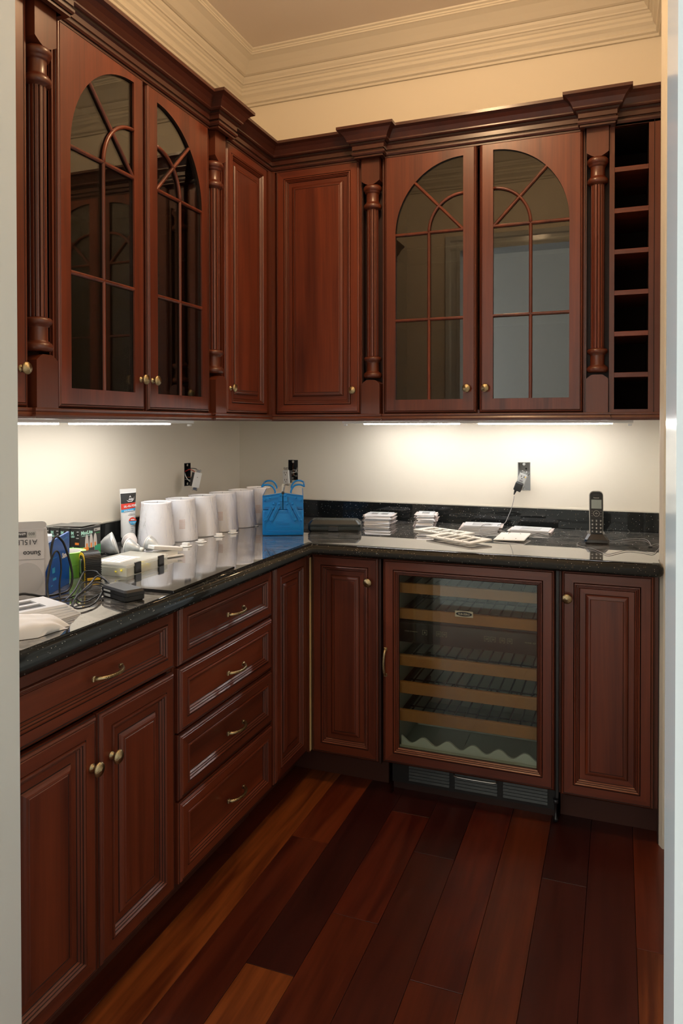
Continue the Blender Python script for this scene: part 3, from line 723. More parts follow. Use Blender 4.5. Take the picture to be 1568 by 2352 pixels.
mb = MB(); mb.box(.002, .026, .03, .58, 0.115, FZ1); mb.build('housing_side', 'black_plastic', t); MB().box(FW-.020, FW+.004, .03, .58, .115, FZ1).build('housing_side', 'black_plastic', t); MB().box(FW+.002, FW+.0105, .0, .03, .10, .864).build('filler_strip', 'black_plastic', t)
il, ir = a+.014, b-.014
for z0, z1 in ((.7335, .770), (.6385, .676), (.467, .507), (.366, .408), (.264, .305)):
    s = MB().box(il+.001, ir-.001, .046, .062, z0, z1, bev=.0015).build('shelf_front', 'shelf_wood', t)
    mb = MB(); zr = z0+.012; n = 6; wd = (ir-il-.05)/n
    for k in range(n):
        x0 = il+.035+wd*k; P = [(x0, .063, zr), (x0, .40, zr), (x0+.012, .44, zr+.004), (x0+wd-.052, .44, zr+.004), (x0+wd-.04, .40, zr), (x0+wd-.04, .063, zr)]
        mb.tube(P, .0030, 6)
    for yy in (.18, .36): mb.tube([(il+.002, yy, zr-.005), (ir-.002, yy, zr-.005)], .0028, 6)
    mb.build('wire_rack', 'dark_metal', s, merge=False)
    MB().box(il, il+.016, .064, .50, zr-.012, zr+.006).build('shelf_rail', 'black_plastic', s); MB().box(ir-.016, ir, .064, .50, zr-.012, zr+.006).build('shelf_rail', 'black_plastic', s)
# bottom wave rack
mb = MB(); n = 72; A0, A1 = il+.012, ir-.004
prof = [(A0+(A1-A0)*i/n, .176+.0165+.0125*math.cos(2*PI*(i/n)*5.6+.6)*(1 if i else 1)) for i in range(n+1)]
mb.prism([(A0, .152)]+prof+[(A1, .152)][:1], .062, .072, 'y'); mb.prism([(A0, .152)]+prof+[(A1, .152)][:1], .30, .308, 'y')
mb.build('wave_rack', 'almond_plastic', t, recalc=True)
MB().box(il+.001, ir-.001, .040, .060, .149, .172, bev=.003).build('bottom_sill', 'liner', t)
for k, (z0, dz) in enumerate(((.30, .0), (.30, .0))): pass
# control panel
cp = MB().box(il+.0005, ir-.0005, .040, .075, .556, .630, bev=.004, seg=2).build('control_panel', 'panel_brown', t)
MB().box(il+.002, ir-.002, .060, .070, .630, .6385).build('panel_trim', 'black_plastic', cp)
yb = .0394
def cx_(px): return px+.801
def button(x, z, s=.0085, glyph=None):
    mb = MB(); u = .0009
    mb.box(x-s, x-s+u, yb, yb+.001, z-s, z+s); mb.box(x+s-u, x+s, yb, yb+.001, z-s, z+s); mb.box(x-s, x+s, yb, yb+.001, z+s-u, z+s)
    mb.box(x-s, x-s*.3, yb, yb+.001, z-s, z-s+u); mb.box(x+s*.3, x+s, yb, yb+.001, z-s, z-s+u)
    if glyph == 'bell': mb.prism([(x-.003, z-.003), (x+.003, z-.003), (x+.0016, z+.003), (x-.0016, z+.003)], yb, yb+.001, 'y')
    else:
        for q in range(3): mb.box(x-.005, x+.005, yb, yb+.0008, z-.003+q*.0025, z-.0023+q*.0025)
    mb.build('button', 'print_gold', cp, merge=False)
button(cx_(-.653), .598, glyph='bell')
for X_ in (-.602, -.581, -.431, -.409, -.377, -.352): button(cx_(X_), .598)
text('lettering', 'WINE STORAGE', .0058, cp, (cx_(-.728), yb+.0002, .5955), FRONT, 'print_gold', sx=1.15)
text('lettering', 'MODEL 427', .0066, cp, (cx_(-.301), yb+.0002, .5965), FRONT, 'print_gold', sx=1.1)
lg = MB().box(-.0315, .0315, 0, .002, -.0105, .0105).build('badge', 'print_gold', t, (cx_(-.505), .0105, .685))
n = 28; MB().prism([(.0285*math.cos(2*PI*i/n), .0078*math.sin(2*PI*i/n)) for i in range(n)], -.0006, .0001, 'y').build('badge_oval', 'black_plastic', lg, recalc=True)
text('lettering', 'SUB-ZERO', .0092, lg, (0, -.0007, -.0032), FRONT, 'print_gold', align='CENTER', sx=.95, font_w=.0002)
# toe grille
g = MB().box(.021, FW-.004, .060, .075, .030, .1135).build('toe_grille', 'black_plastic', t)
for k, (x0, x1) in enumerate(((.085, .235), (.255, .405), (.425, .575))):
    for q in range(6):
        z = .044+q*.0115; MB().prism([(.053, z), (.060, z), (.060, z+.008), (.0565, z+.008)], x0, x1, 'x').build('slat', 'grille', g, recalc=True)
mb = MB(); P = smooth_path([(.252, .056, .107), (.255, .044, .099), (.268, .038, .095), (.39, .038, .095), (.402, .044, .099), (.405, .056, .107)], 4); mb.tube(P, .0022, 8); mb.build('grille_handle', 'steel', t)
mb = MB(); mb.lathe([(.008, .0), (.008, .012), (.0045, .014), (.0045, .06), (.009, .062), (.009, .075)], 12, 0, Matrix.Translation((FW-.001, .045, 0))); mb.build('levelling_foot', 'dark_metal', t)
MB().box(.021, FW-.004, .076, .090, 0, .030).build('toe_base', 'cherry_dark', t)

# ------------------------------------------------------------------ countertop
t = thing('countertop', 'polished black speckled granite countertop wrapping the corner, with low backsplash', 'countertop', (0, 0, 0))
FX, FY = -1.057, 2.476; y_s = DY1+.028
arc = [(.131-.035+.035*math.sin(a), FY+.035-.035*math.cos(a)) for a in [PI/2*i/6 for i in range(7)]]
path = [(FX, y_s), (FX, FY)]+arc+[(.131, 2.5)]
EP = [(-.030, CT), (-.016, CT), (-.010, CT-.0012), (-.006, CT-.004), (-.0035, CT-.0085), (-.0025, CT-.0105), (.0005, CT-.013), (.0018, CT-.020), (.0018, CT-.030), (0, CT-.037), (-.006, CT-.041), (-.02, CT-.0415)]
path = path[:-1]
mb = MB(); rows = sweep(mb, path, EP, 0, caps=True, smooth=False)
for f in mb.bm.faces: f.smooth = len(f.verts) == 4
top = [r[0] for r in rows]
T_ = [(x, y, CT) for x, y, z in top]+[(.1195, FY+.035, CT), (.1195, 2.5735, CT), (RX-.002, 2.5735, CT), (RX-.002, WY-.001, CT), (WX+.001, WY-.001, CT), (WX+.001, y_s, CT)]
mb.poly(T_, [list(range(len(T_)))], 1)
bot = [r[-1] for r in rows]; zb = CT-.0415
B_ = [(x, y, zb) for x, y, z in bot]+[(.1195, FY+.035, zb), (.1195, 2.5735, zb), (RX-.002, 2.5735, zb), (RX-.002, WY-.001, zb), (WX+.001, WY-.001, zb), (WX+.001, y_s, zb)]
mb.poly(B_, [list(range(len(B_)))[::-1]], 0)
o = mb.build('slab', ['granite', 'granite_top'], t, merge=True)
MB().box(WX+.0225, .1505, WY-.022, WY-.001, CT, .987, bev=.0015).build('backsplash', 'granite', t)
MB().box(WX+.001, WX+.022, y_s, WY-.001, CT, .987, bev=.0015).build('backsplash', 'granite', t)
mb = MB(); mb.box(WX+.022, .1505, WY-.006, WY-.0005, .987, .9915); mb.box(WX+.0005, WX+.006, y_s, WY-.006, .987, .9915); mb.build('caulk_bead', 'trim_cream', t)

# ------------------------------------------------------------------ things on the counter
def Rz(a): return Matrix.Rotation(a, 4, 'Z')
def Tr(x, y, z): return Matrix.Translation((x, y, z))
# --- lamp shades in cellophane
def lamp_shade(label, x, y, rz, sticker):
    t = thing('lamp_shade', label, 'lamp shade', (x, y, CT), rz, 'white lamp shades in a row')
    H = .158; rb, rt = .0665, .0535; n = 48
    mb = MB(); mb.lathe([(rb, .001), (rb, .004), (rt, H-.003), (rt, H), (rt-.0015, H), (rt-.0016, H-.003), (rb-.0016, .004), (rb-.0016, .001), (rb, .001)], n, caps=False)
    mb.build('shade', 'shade_fabric', t)
    mb = MB(); mb.lathe([(rt+.0006, H-.006), (rt+.0008, H+.0006), (rt-.0022, H+.0006), (rt-.0022, H-.006)], n, caps=False); mb.build('rim_trim', 'shade_fabric', t)
    mb = MB(); mb.lathe([(.011, H-.012), (.011, H-.010), (.008, H-.010), (.008, H-.012), (.011, H-.012)], 20, caps=False)
    for k in range(3):
        a = 2*PI*k/3; mb.tube([(.010*math.cos(a), .010*math.sin(a), H-.011), ((rt-.002)*math.cos(a), (rt-.002)*math.sin(a), H-.004)], .0011, 6)
    mb.build('spider', 'steel', t, merge=False)
    # crumpled film
    rnd = random.Random(len(label)+int(y*1000)); ph = [rnd.random()*6 for _ in range(6)]
    vs = []; rows_, n2 = 22, 96
    for j in range(rows_+1):
        v = j/rows_
        for i in range(n2):
            a = 2*PI*i/n2; r = rb+(rt-rb)*v
            w = .0020+.0012*math.sin(5*a+ph[0]+4*v)*math.sin(5*v+ph[1])+.0010*math.sin(9*a+ph[2]+6*v)+.0004*math.sin(17*a-11*v+ph[4])*v
            tail = .013*max(0, math.cos(a-2.6+ph[5]*.05))**6*(1-abs(v-.35))
            vs.append(((r+w+tail)*math.cos(a), (r+w+tail)*math.sin(a), .0008+H*v+(.002 if j == rows_ else 0)))
    mb = MB(); mb.poly(vs, [[j*n2+i, j*n2+(i+1) % n2, (j+1)*n2+(i+1) % n2, (j+1)*n2+i] for j in range(rows_) for i in range(n2)], 0, True)
    mb.build('cellophane_wrap', 'cellophane', t)
    if sticker:
        mb = MB(); a0 = sticker
        for q in range(7):
            z = .050+.0052*q
            for k in range(4):
                a, b = a0+k*.085, a0+k*.085+.07; r = rb+(rt-rb)*(z/H)+.0045
                mb.poly([(r*math.cos(a), r*math.sin(a), z), (r*math.cos(b), r*math.sin(b), z), (r*math.cos(b), r*math.sin(b), z+.0022), (r*math.cos(a), r*math.sin(a), z+.0022)], [[0, 1, 2, 3]])
        tag(mb.build('warning_print', 'print_pinkgrey', t, merge=False), kind='stuff')
lab = ['white lamp shade in cellophane beside the upright grease tube, nearest the camera', 'second white wrapped lamp shade from the grease tube', 'third white wrapped lamp shade from the grease tube',
       'fourth white wrapped lamp shade from the grease tube', 'white wrapped lamp shade second from the blue toolbox', 'white wrapped lamp shade touching the blue toolbox, farthest in the row']
for k in range(6):
    x = -1.583+.060*k/5; y = 2.255+.690*k/5
    st = {1: -1.05, 3: -1.35, 5: -1.25}.get(k, None)
    lamp_shade(lab[k], x, y, 0, st)
# --- small white caps
capl = ['small white plastic cap on the counter in front of the second shade', 'small white plastic cap in front of the third lamp shade', 'small white plastic cap in front of the fourth lamp shade',
        'small white plastic cap in front of the fifth lamp shade', 'small white plastic cap between last lamp shade and blue toolbox']
for k, (x, y) in enumerate([(-1.462, 2.262), (-1.460, 2.362), (-1.470, 2.510), (-1.462, 2.605), (-1.482, 2.825)]):
    t = thing('plastic_cap', capl[k], 'cap', (x, y, CT), .3*k, 'white plastic caps in front of the shades')
    MB().lathe([(.0205, .0005), (.0215, .002), (.0205, .0035), (.014, .004)], 24).build('flange', 'white_plastic', t)
    if k in (1,): MB().lathe([(.013, .004), (.012, .011), (.010, .0115)], 20).build('button', 'white_plastic', t)
    else: MB().box(-.013, .013, -.008, .008, .0035, .014, bev=.0015).build('tab', 'white_plastic', t)
# --- blue cantilever toolbox
ang = math.atan2(.067, .149)
t = thing('toolbox', 'bright blue metal cantilever toolbox with crossed hinge arms and two handles', 'toolbox', (-1.318, 2.584, CT), ang)
TW, TD = .163, .34
mb = MB()
mb.box(0, TW, 0, TD, 0.0005, .103, 0, bev=.005, seg=2)
b = mb.build('body', 'blue_steel', t)
def ridge(z, x0, x1, y=-.0012): return MB().box(x0, x1, y, .002, z-.0012, z+.0012, bev=.0007)
mb = MB()
for z in (.014, .019): mb.box(.012, TW-.012, -.0016, .003, z-.0011, z+.0011, bev=.0006)
for z in (.091, .096): mb.box(.010, TW-.010, -.0016, .003, z-.0011, z+.0011, bev=.0006)
for x in (.0085, .0135, TW-.0085, TW-.0135): mb.box(x-.001, x+.001, -.0014, .003, .02, .094, bev=.0005)
mb.build('embossed_rib', 'blue_steel', b, merge=False)
text('lettering', 'TRUSCO', .0115, b, (.052, -.0012, .0425), FRONT, 'blue_steel', ext=.0008, sx=1.25)
mb = MB(); mb.box(.055, .108, -.0014, .002, .0335, .0347); mb.box(.052, .082, -.0014, .002, .055, .0562); mb.build('embossed_line', 'blue_steel', b)
# upper trays (two halves) with sloping lids
for k, (x0, x1) in enumerate(((0.0008, .0800), (.0830, TW-.0008))):
    o_ = x0 if k == 0 else x1; i_ = x1 if k == 0 else x0
    pr = [(o_, .1045), (i_, .1045), (i_, .166), (o_, .155)]
    if k: pr = pr[::-1]
    tr_ = MB().prism(pr, .001, TD-.001, 'y').build('tray', 'blue_steel', t, recalc=True)
    pr = [(o_, .1555), (i_, .1665), (i_, .1700), (o_, .1590)]
    if k: pr = pr[::-1]
    MB().prism(pr, -.002, TD+.001, 'y').build('lid', 'blue_steel', t, recalc=True)
    s_ = 1 if k == 0 else -1
    # lid bracket, riveted
    pr = [(o_+s_*.002, .137), (o_+s_*.016, .1365), (o_+s_*.050, .1515), (i_-s_*.004, .156), (i_-s_*.004, .164), (o_+s_*.002, .1535)]
    MB().prism(pr, -.004, .001, 'y').build('lid_bracket', 'blue_steel', t, recalc=True)
    MB().box(min(i_, i_-s_*.016), max(i_, i_-s_*.016), -.0045, .001, .136, .165, bev=.001).build('hasp', 'blue_steel', t)
    mb = MB(); mb.box(x0+.008, x1-.004, -.0006, .003, .1120, .1135); mb.box(x0+.008, x1-.004, -.0006, .003, .1065, .108); mb.build('embossed_rib', 'blue_deep', t)
    # crossed arms
    for ax, bx in ((.044, .011), (.066, .034)):
        A = (ax, .1265); B = (bx, .0615)
        if k: A = (TW-ax, .1265); B = (TW-bx, .0615)
        dx, dz = B[0]-A[0], B[1]-A[1]; L = math.hypot(dx, dz); a = math.atan2(dz, dx)
        M = Tr(A[0], 0, A[1]) @ Matrix.Rotation(-a, 4, 'Y')
        mb = MB(); n = 8; w = .0078
        pr = [(w*math.sin(PI*i/n)*-1, w*math.cos(PI*i/n)) for i in range(n+1)]+[(L+w*math.sin(PI*i/n), -w*math.cos(PI*i/n)) for i in range(n+1)]
        mb.prism(pr, -.0050, -.0018, 'y', 0, M)
        mb.box(.016, L-.013, -.0075, -.005, -.0032, .0032, 0, bev=.0012, M=M)
        arm = mb.build('hinge_arm', 'blue_steel', t, recalc=True)
        mb = MB()
        for q in (0, L): mb.lathe([(.0052, 0), (.005, .0012), (.0035, .0026), (.0001, .0031)], 14, 0, M @ Tr(q, -.005, 0) @ Matrix.Rotation(PI/2, 4, 'X'), caps=False)
        mb.build('rivet', 'blue_steel', arm, merge=False)
    mb = MB()
    for x, z in ((o_+s_*.010, .142), (o_+s_*.030, .1505), (i_-s_*.008, .160)): mb.lathe([(.0048, 0), (.0046, .0012), (.003, .0026), (.0001, .003)], 14, 0, Tr(x, -.004, z) @ Matrix.Rotation(PI/2, 4, 'X'), caps=False)
    mb.build('rivet', 'blue_steel', t, merge=False)
    # handle: bent rod rising from the lid and drooping outwards
    for yy in (.02, .235):
        bx = (i_-s_*.030)
        P = smooth_path([(bx, yy, .162), (bx-s_*.0005, yy, .176), (bx-s_*.008, yy, .190), (bx-s_*.020, yy, .199), (bx-s_*.038, yy, .200), (bx-s_*.052, yy, .194)], 5)
        
        mb = MB(); mb.tube(P, .0036, 8); mb.build('handle_end', 'blue_steel', t)
    bx = i_-s_*.030-s_*.052
    MB().tube([(bx, .02, .194), (bx, .235, .194)], .0036, 8).build('handle_grip', 'blue_steel', t)
    # film on the lid, its flat grey standing in for the reflected wall
    pr = [(o_+s_*.004, .1592), (i_-s_*.002, .1702), (i_-s_*.002, .1712), (o_+s_*.004, .1602)]
    if k: pr = pr[::-1]
    MB().prism(pr, .004, TD-.002, 'y').build('lid_reflection_film', 'grey_face', t, recalc=True)
mb = MB(); mb.tube(smooth_path([(.0815, .004, .158), (.0795, .004, .176), (.0810, .004, .196), (.0830, .004, .205)], 4), .0052, 10); mb.build('catch_sleeve', 'clear_plastic', t)
MB().box(.0765, .0865, -.006, .002, .164, .176, bev=.003).build('catch_cap', 'black_plastic', t)
# --- black case
t = thing('tool_case', 'black plastic case lying flat to the right of the blue toolbox', 'case', (-1.192, 2.744, CT), math.atan2(.064, .207))
CL, CDp, CHt = .217, .105, .047
mb = MB()
def octo(x0, x1, y0, y1, c): return [(x0+c, y0), (x1-c, y0), (x1, y0+c), (x1, y1-c), (x1-c, y1), (x0+c, y1), (x0, y1-c), (x0, y0+c)]
def loft(mb, secs, mi=0, cap=True):
    n = len(secs[0][0]); vs = []
    for o_, z in secs: vs += [(x, y, z) for x, y in o_]
    fs = [[j*n+i, j*n+(i+1) % n, (j+1)*n+(i+1) % n, (j+1)*n+i] for j in range(len(secs)-1) for i in range(n)]
    if cap: fs += [list(range(n))[::-1], [(len(secs)-1)*n+i for i in range(n)]]
    return mb.poly(vs, fs, mi)
loft(mb, [(octo(.008, CL-.008, .006, CDp-.006, .006), .0), (octo(0, CL, 0, CDp, .010), .010), (octo(0, CL, 0, CDp, .010), .0235), (octo(.001, CL-.001, .001, CDp-.001, .010), .0240)]); mb.build('lower_shell', 'case_green_black', t)
mb = MB(); loft(mb, [(octo(.001, CL-.001, .001, CDp-.001, .010), .0250), (octo(0, CL, 0, CDp, .010), .0255), (octo(0, CL, 0, CDp, .010), .032), (octo(.014, CL-.014, .013, CDp-.013, .006), CHt-.002), (octo(.016, CL-.016, .015, CDp-.015, .006), CHt)]); u = mb.build('lid', 'case_green_black', t)
mb = MB()
for k in range(26): mb.box(.024+k*.0066, .0268+k*.0066, .022, CDp-.022, CHt-.0005, CHt+.001)
tag(mb.build('grip_rib', 'case_green_black', u, merge=False), kind='stuff')
MB().box(.083, .126, -.003, .004, .004, .024, bev=.0015).build('latch', 'black_plastic', t)
# --- wall plates
def plate(parent_or_none, name, w, h, gang, z, M, m='plate_white', open_=(.033, .066), th=.0055):
    """flat cover plate with openings, top facing up, in local xy"""
    mb = MB(); x0, x1, y0, y1 = -w/2, w/2, -h/2, h/2
    inner = []
    for k in range(gang):
        cx = (k-(gang-1)/2)*.046; inner.append([(cx-open_[0]/2, -open_[1]/2), (cx+open_[0]/2, -open_[1]/2), (cx+open_[0]/2, open_[1]/2), (cx-open_[0]/2, open_[1]/2)])
    T = M @ Matrix.Rotation(PI/2, 4, 'X')
    c = .003
    b = bmesh.new(); m2 = MB()
    m2.holes([(x0+c, y0+c), (x1-c, y0+c), (x1-c, y1-c), (x0+c, y1-c)], inner, 0, y=-th)
    o1 = [(x0+c, y0+c), (x1-c, y0+c), (x1-c, y1-c), (x0+c, y1-c)]; o2 = [(x0, y0), (x1, y0), (x1, y1), (x0, y1)]
    for i in range(4):
        k = (i+1) % 4
        m2.poly([(o1[i][0], -th, o1[i][1]), (o1[k][0], -th, o1[k][1]), (o2[k][0], 0, o2[k][1]), (o2[i][0], 0, o2[i][1])], [[3, 2, 1, 0]])
    for q in inner:
        for i in range(4):
            k = (i+1) % 4; m2.poly([(q[i][0], -th, q[i][1]), (q[k][0], -th, q[k][1]), (q[k][0], 0, q[k][1]), (q[i][0], 0, q[i][1])], [[0, 1, 2, 3]])
    b.free()
    for v in m2.bm.verts: v.co = Vector((v.co.x, v.co.z, -v.co.y))       # lie flat, face up
    o = m2.build(name, m, None); bmm = bmesh.new(); bmm.from_mesh(o.data); bmesh.ops.recalc_face_normals(bmm, faces=bmm.faces); bmm.to_mesh(o.data); bmm.free()
    return o
def plate_thing(label, group, w, h, gang, loc, rz, sleeve=True, m='plate_white', th=.0055, tilt=(0, 0), core=True, open_=(.033, .066)):
    t = thing('wall_plate', label, 'wall plate', loc, rz, group, rot=(tilt[0], tilt[1], rz))
    o = plate(None, 'plate', w, h, gang, 0, Matrix(), m, open_, th); o.parent = t
    if core: MB().box(-w/2+.004, w/2-.004, -h/2+.004, h/2-.004, .0002, th*.35).build('backing_card', 'print_dark' if core == 'dark' else 'gap_grey', t)
    if sleeve:
        e = .010; mb = MB(); n = 8
        mb.poly([(-w/2-e, -h/2+.006, .0008), (w/2+e*.9, -h/2+.01, .0001+.0), (w/2+e*1.1, h/2+.004, .0018), (-w/2-e*.8, h/2+.006, .0014)], [[0, 1, 2, 3]], 0)
        mb.build('plastic_sleeve', 'film_pink', t)
    return t
rr = random.Random(3)
n1 = 7
pos = ['bottom', 'second from the bottom', 'third from the bottom', 'middle', 'third from the top', 'second from the top', 'top']
for k in range(n1):
    plate_thing('white two-gang plate, %s of the stack beside the black case' % pos[k], 'two-gang plates stacked beside the black case', .116, .116, 2, (-.998+rr.uniform(-.004, .004), 3.103+rr.uniform(-.004, .004), CT+.0002+k*.0063), .10+rr.uniform(-.05, .05))
n2 = 9
pos2 = ['bottom', 'second from the bottom', 'third from the bottom', 'fourth from the bottom', 'middle', 'fourth from the top', 'third from the top', 'second from the top', 'top']
for k in range(n2):
    plate_thing('white single plate, %s of the tall stack behind open frames' % pos2[k], 'single plates in the tall stack', .076, .118, 1, (-.790+rr.uniform(-.005, .005)+(.004 if k > 3 else 0), 3.108+rr.uniform(-.003, .003), CT+.0002+k*.0062), .16+rr.uniform(-.06, .06))
# four-gang plates: louvre-like openings
def quad_plate(label, group, loc, rz, w=.150, h=.118, th=.006, sleeve=True, card=False, m='plate_white'):
    t = thing('wall_plate', label, 'wall plate', loc, rz, group)
    mb = MB(); slots = [[(-w*.27, -h*.33+k*h*.185), (w*.27, -h*.33+k*h*.185), (w*.27, -h*.33+k*h*.185+h*.10), (-w*.27, -h*.33+k*h*.185+h*.10)] for k in range(4)]
    x0, x1, y0, y1 = -w/2, w/2, -h/2, h/2
    mb.holes([(x0, y0), (x1, y0), (x1, y1), (x0, y1)], slots, 0, y=-th)
    o2 = [(x0, y0), (x1, y0), (x1, y1), (x0, y1)]
    for i in range(4):
        k = (i+1) % 4; mb.poly([(o2[i][0], -th, o2[i][1]), (o2[k][0], -th, o2[k][1]), (o2[k][0], 0, o2[k][1]), (o2[i][0], 0, o2[i][1])], [[3, 2, 1, 0]])
    for q in slots:
        for i in range(4):
            k = (i+1) % 4; mb.poly([(q[i][0], -th, q[i][1]), (q[k][0], -th, q[k][1]), (q[k][0], -th*.3, q[k][1]), (q[i][0], -th*.3, q[i][1])], [[0, 1, 2, 3]])
    for v in mb.bm.verts: v.co = Vector((v.co.x, v.co.z, -v.co.y))
    mb.build('plate', m, t, recalc=True)
    MB().box(x0+.003, x1-.003, y0+.003, y1-.003, .0003, th*.3).build('backing_card', 'gap_grey', t)
    if sleeve:
        e = .012; mb = MB(); mb.poly([(x0-e, y0, .0006), (x1+e*.8, y0+.006, .0003), (x1+e, y1+.004, .003), (x0-e, y1+.008, .001)], [[0, 1, 2, 3]]); mb.build('plastic_sleeve', 'film_pink', t)
    return t
for k, pn in enumerate(('bottom', 'middle', 'top')):
    quad_plate('slotted white plate, %s of the stack behind the open frames' % pn, 'slotted plates behind the open frames', (-.546+k*.004, 3.085, CT+.0003+k*.0068), .07+.02*k)
for k, pn in enumerate(('lower', 'upper')):
    quad_plate('white slotted wall plate on a pink sleeve left of the phone, %s of two' % pn, 'slotted plates left of the phone', (-.337, 3.065, CT+.0003+k*.0072), -.035*k)
# two open frames
def open_frame(label, loc, rz, tilt):
    t = thing('wall_plate_frame', label, 'wall plate frame', loc, rz, 'open four-gang frames on the counter', rot=(tilt[0], tilt[1], rz))
    w, h, th = .232, .118, .006
    mb = MB(); hs = [[((k-1.5)*.046-.0165, -.034), ((k-1.5)*.046+.0165, -.034), ((k-1.5)*.046+.0165, .034), ((k-1.5)*.046-.0165, .034)] for k in range(4)]
    out = []; c = .006
    for cx, cy, a0 in ((w/2-c, -h/2+c, -PI/2), (w/2-c, h/2-c, 0), (-w/2+c, h/2-c, PI/2), (-w/2+c, -h/2+c, PI)):
        out += [(cx+c*math.cos(a0+PI/2*i/3), cy+c*math.sin(a0+PI/2*i/3)) for i in range(4)]
    mb.holes(out, hs, 0, y=-th); mb.holes(out, hs, 0, y=-.0004)
    for q, s_ in [(out, 1)]+[(h_, -1) for h_ in hs]:
        n = len(q)
        for i in range(n):
            k = (i+1) % n; mb.poly([(q[i][0], -th, q[i][1]), (q[k][0], -th, q[k][1]), (q[k][0], -.0004, q[k][1]), (q[i][0], -.0004, q[i][1])], [[0, 1, 2, 3]])
    for v in mb.bm.verts: v.co = Vector((v.co.x, v.co.z, -v.co.y))
    mb.build('plate', 'almond_plastic', t, recalc=True)
    for k in range(4):
        for yy in (-.048, .048):
            M_ = Tr((k-1.5)*.046, yy, th); MB().lathe([(.0028, 0), (.0028, .0008), (.001, .0012)], 10, 0, M_).build('screw', 'steel', t)
    return t
open_frame('white open wall plate frame with four windows, the rear one under the other', (-.668, 2.925, CT+.0005), -.50, (0, 0))
open_frame('white open wall plate frame with four windows, front one overlapping the other', (-.566, 2.728, CT+.008), -.56, (.035, .0))
# blank plate
t = thing('blank_wall_plate', 'blank white wall plate propped slightly off the counter left of phone', 'wall plate', (-.383, 2.850, CT+.006), -.06, None, rot=(.05, -.03, -.06))
MB().box(-.058, .058, -.072, .072, 0, .005, bev=.002).build('plate', 'white_plastic', t)
for x, y in ((-.023, -.048), (.023, -.048), (-.023, .048), (.023, .048)): MB().lathe([(.0022, -.006), (.0022, .0062), (.0008, .0066)], 10, 0, Tr(x, y, 0)).build('screw', 'steel', t)
# --- cordless phone
t = thing('cordless_phone', 'black and silver cordless phone handset standing in its charging cradle', 'phone', (-.0815, 2.895, CT), .10)
mb = MB(); loft(mb, [(octo(-.040, .040, -.068, .050, .006), .0004), (octo(-.043, .043, -.070, .052, .008), .006), (octo(-.043, .043, -.070, .052, .008), .016)]); mb.build('cradle_base', 'black_gloss', t)
mb = MB(); loft(mb, [(octo(-.043, .043, -.068, .052, .008), .0162), (octo(-.031, .031, -.050, .046, .010), .034)]); mb.build('cradle', 'black_plastic', t)
hs = thing('handset', None, None, (0, 0, 0)); bpy.data.objects.remove(hs)
HM = Tr(0, -.036, .022) @ Matrix.Rotation(-.10, 4, 'X')
def hshape(w, h, r=.016, n=6):
    P = [(-w*.47, 0), (w*.47, 0), (w/2, h*.5), (w/2, h-r)]
    P += [(w/2-r+r*math.cos(PI/2*i/n), h-r+r*math.sin(PI/2*i/n)) for i in range(1, n+1)]
    P += [(-w/2+r-r*math.sin(PI/2*i/n), h-r+r*math.cos(PI/2*i/n)) for i in range(0, n+1)]
    return P+[(-w/2, h*.5)]
mb = MB(); mb.prism(hshape(.049, .171), .003, .024, 'y', 0, HM); hb = mb.build('handset_shell', 'steel', t, recalc=True); hb.data.materials[0] = MT['grey_face']
mb = MB(); mb.prism(hshape(.0450, .1675, .014), -.001, .0032, 'y', 0, HM); mb.build('handset_face', 'black_plastic', hb, recalc=True)
MB().box(-.018, .018, -.0020, .0, .105, .138, M=HM).build('screen', 'lcd', hb)
MB().box(-.010, .010, -.0016, .0, .153, .160, bev=.0006, M=HM).build('earpiece', 'dark_metal', hb)
def ptext(s_, x, z, size, m='print_white', al='CENTER'):
    o = text('lettering', s_, size, hb, (0, 0, 0), (0, 0, 0), m, align=al)
    o.matrix_local = HM @ Tr(x, -.0022, z) @ Matrix.Rotation(PI/2, 4, 'X'); return o
ptext('Panasonic', 0, .1435, .0050)
for r_, row in enumerate(('123', '456', '789', '*0#')):
    for c_, ch in enumerate(row):
        x, z = (c_-1)*.0145, .060-r_*.0135
        MB().box(x-.0052, x+.0052, -.0018, .0, z-.0042, z+.0052, bev=.0006, M=HM).build('key', 'black_gloss', hb)
        ptext(ch, x, z-.0028, .0088)
for x, m_ in ((-.0145, 'print_red'), (0, 'print_dark'), (.0145, 'print_white')):
    MB().box(x-.0045, x+.0045, -.0018, .0, .0045, .0095, bev=.0006, M=HM).build('key', 'black_gloss', hb)
    MB().box(x-.0028, x+.0028, -.0022, -.0017, .0058, .0082, M=HM).build('key_mark', m_, hb)
mb = MB(); mb.lathe([(.0112, 0), (.0112, .0012), (.0100, .0012), (.0100, 0)], 24, 0, HM @ Tr(0, -.0010, .087) @ Matrix.Rotation(PI/2, 4, 'X'), caps=False); mb.build('navigation_ring', 'grey_face', hb)
ptext('MENU', 0, .0858, .0036); ptext('^', 0, .0885, .005); ptext('v', 0, .0800, .004)
for x in (-.0155, .0155):
    for z in (.096, .087, .078): MB().box(x-.0028, x+.0028, -.0020, .0, z-.0006, z+.0006, M=HM).build('key_mark', 'gap_grey', hb)
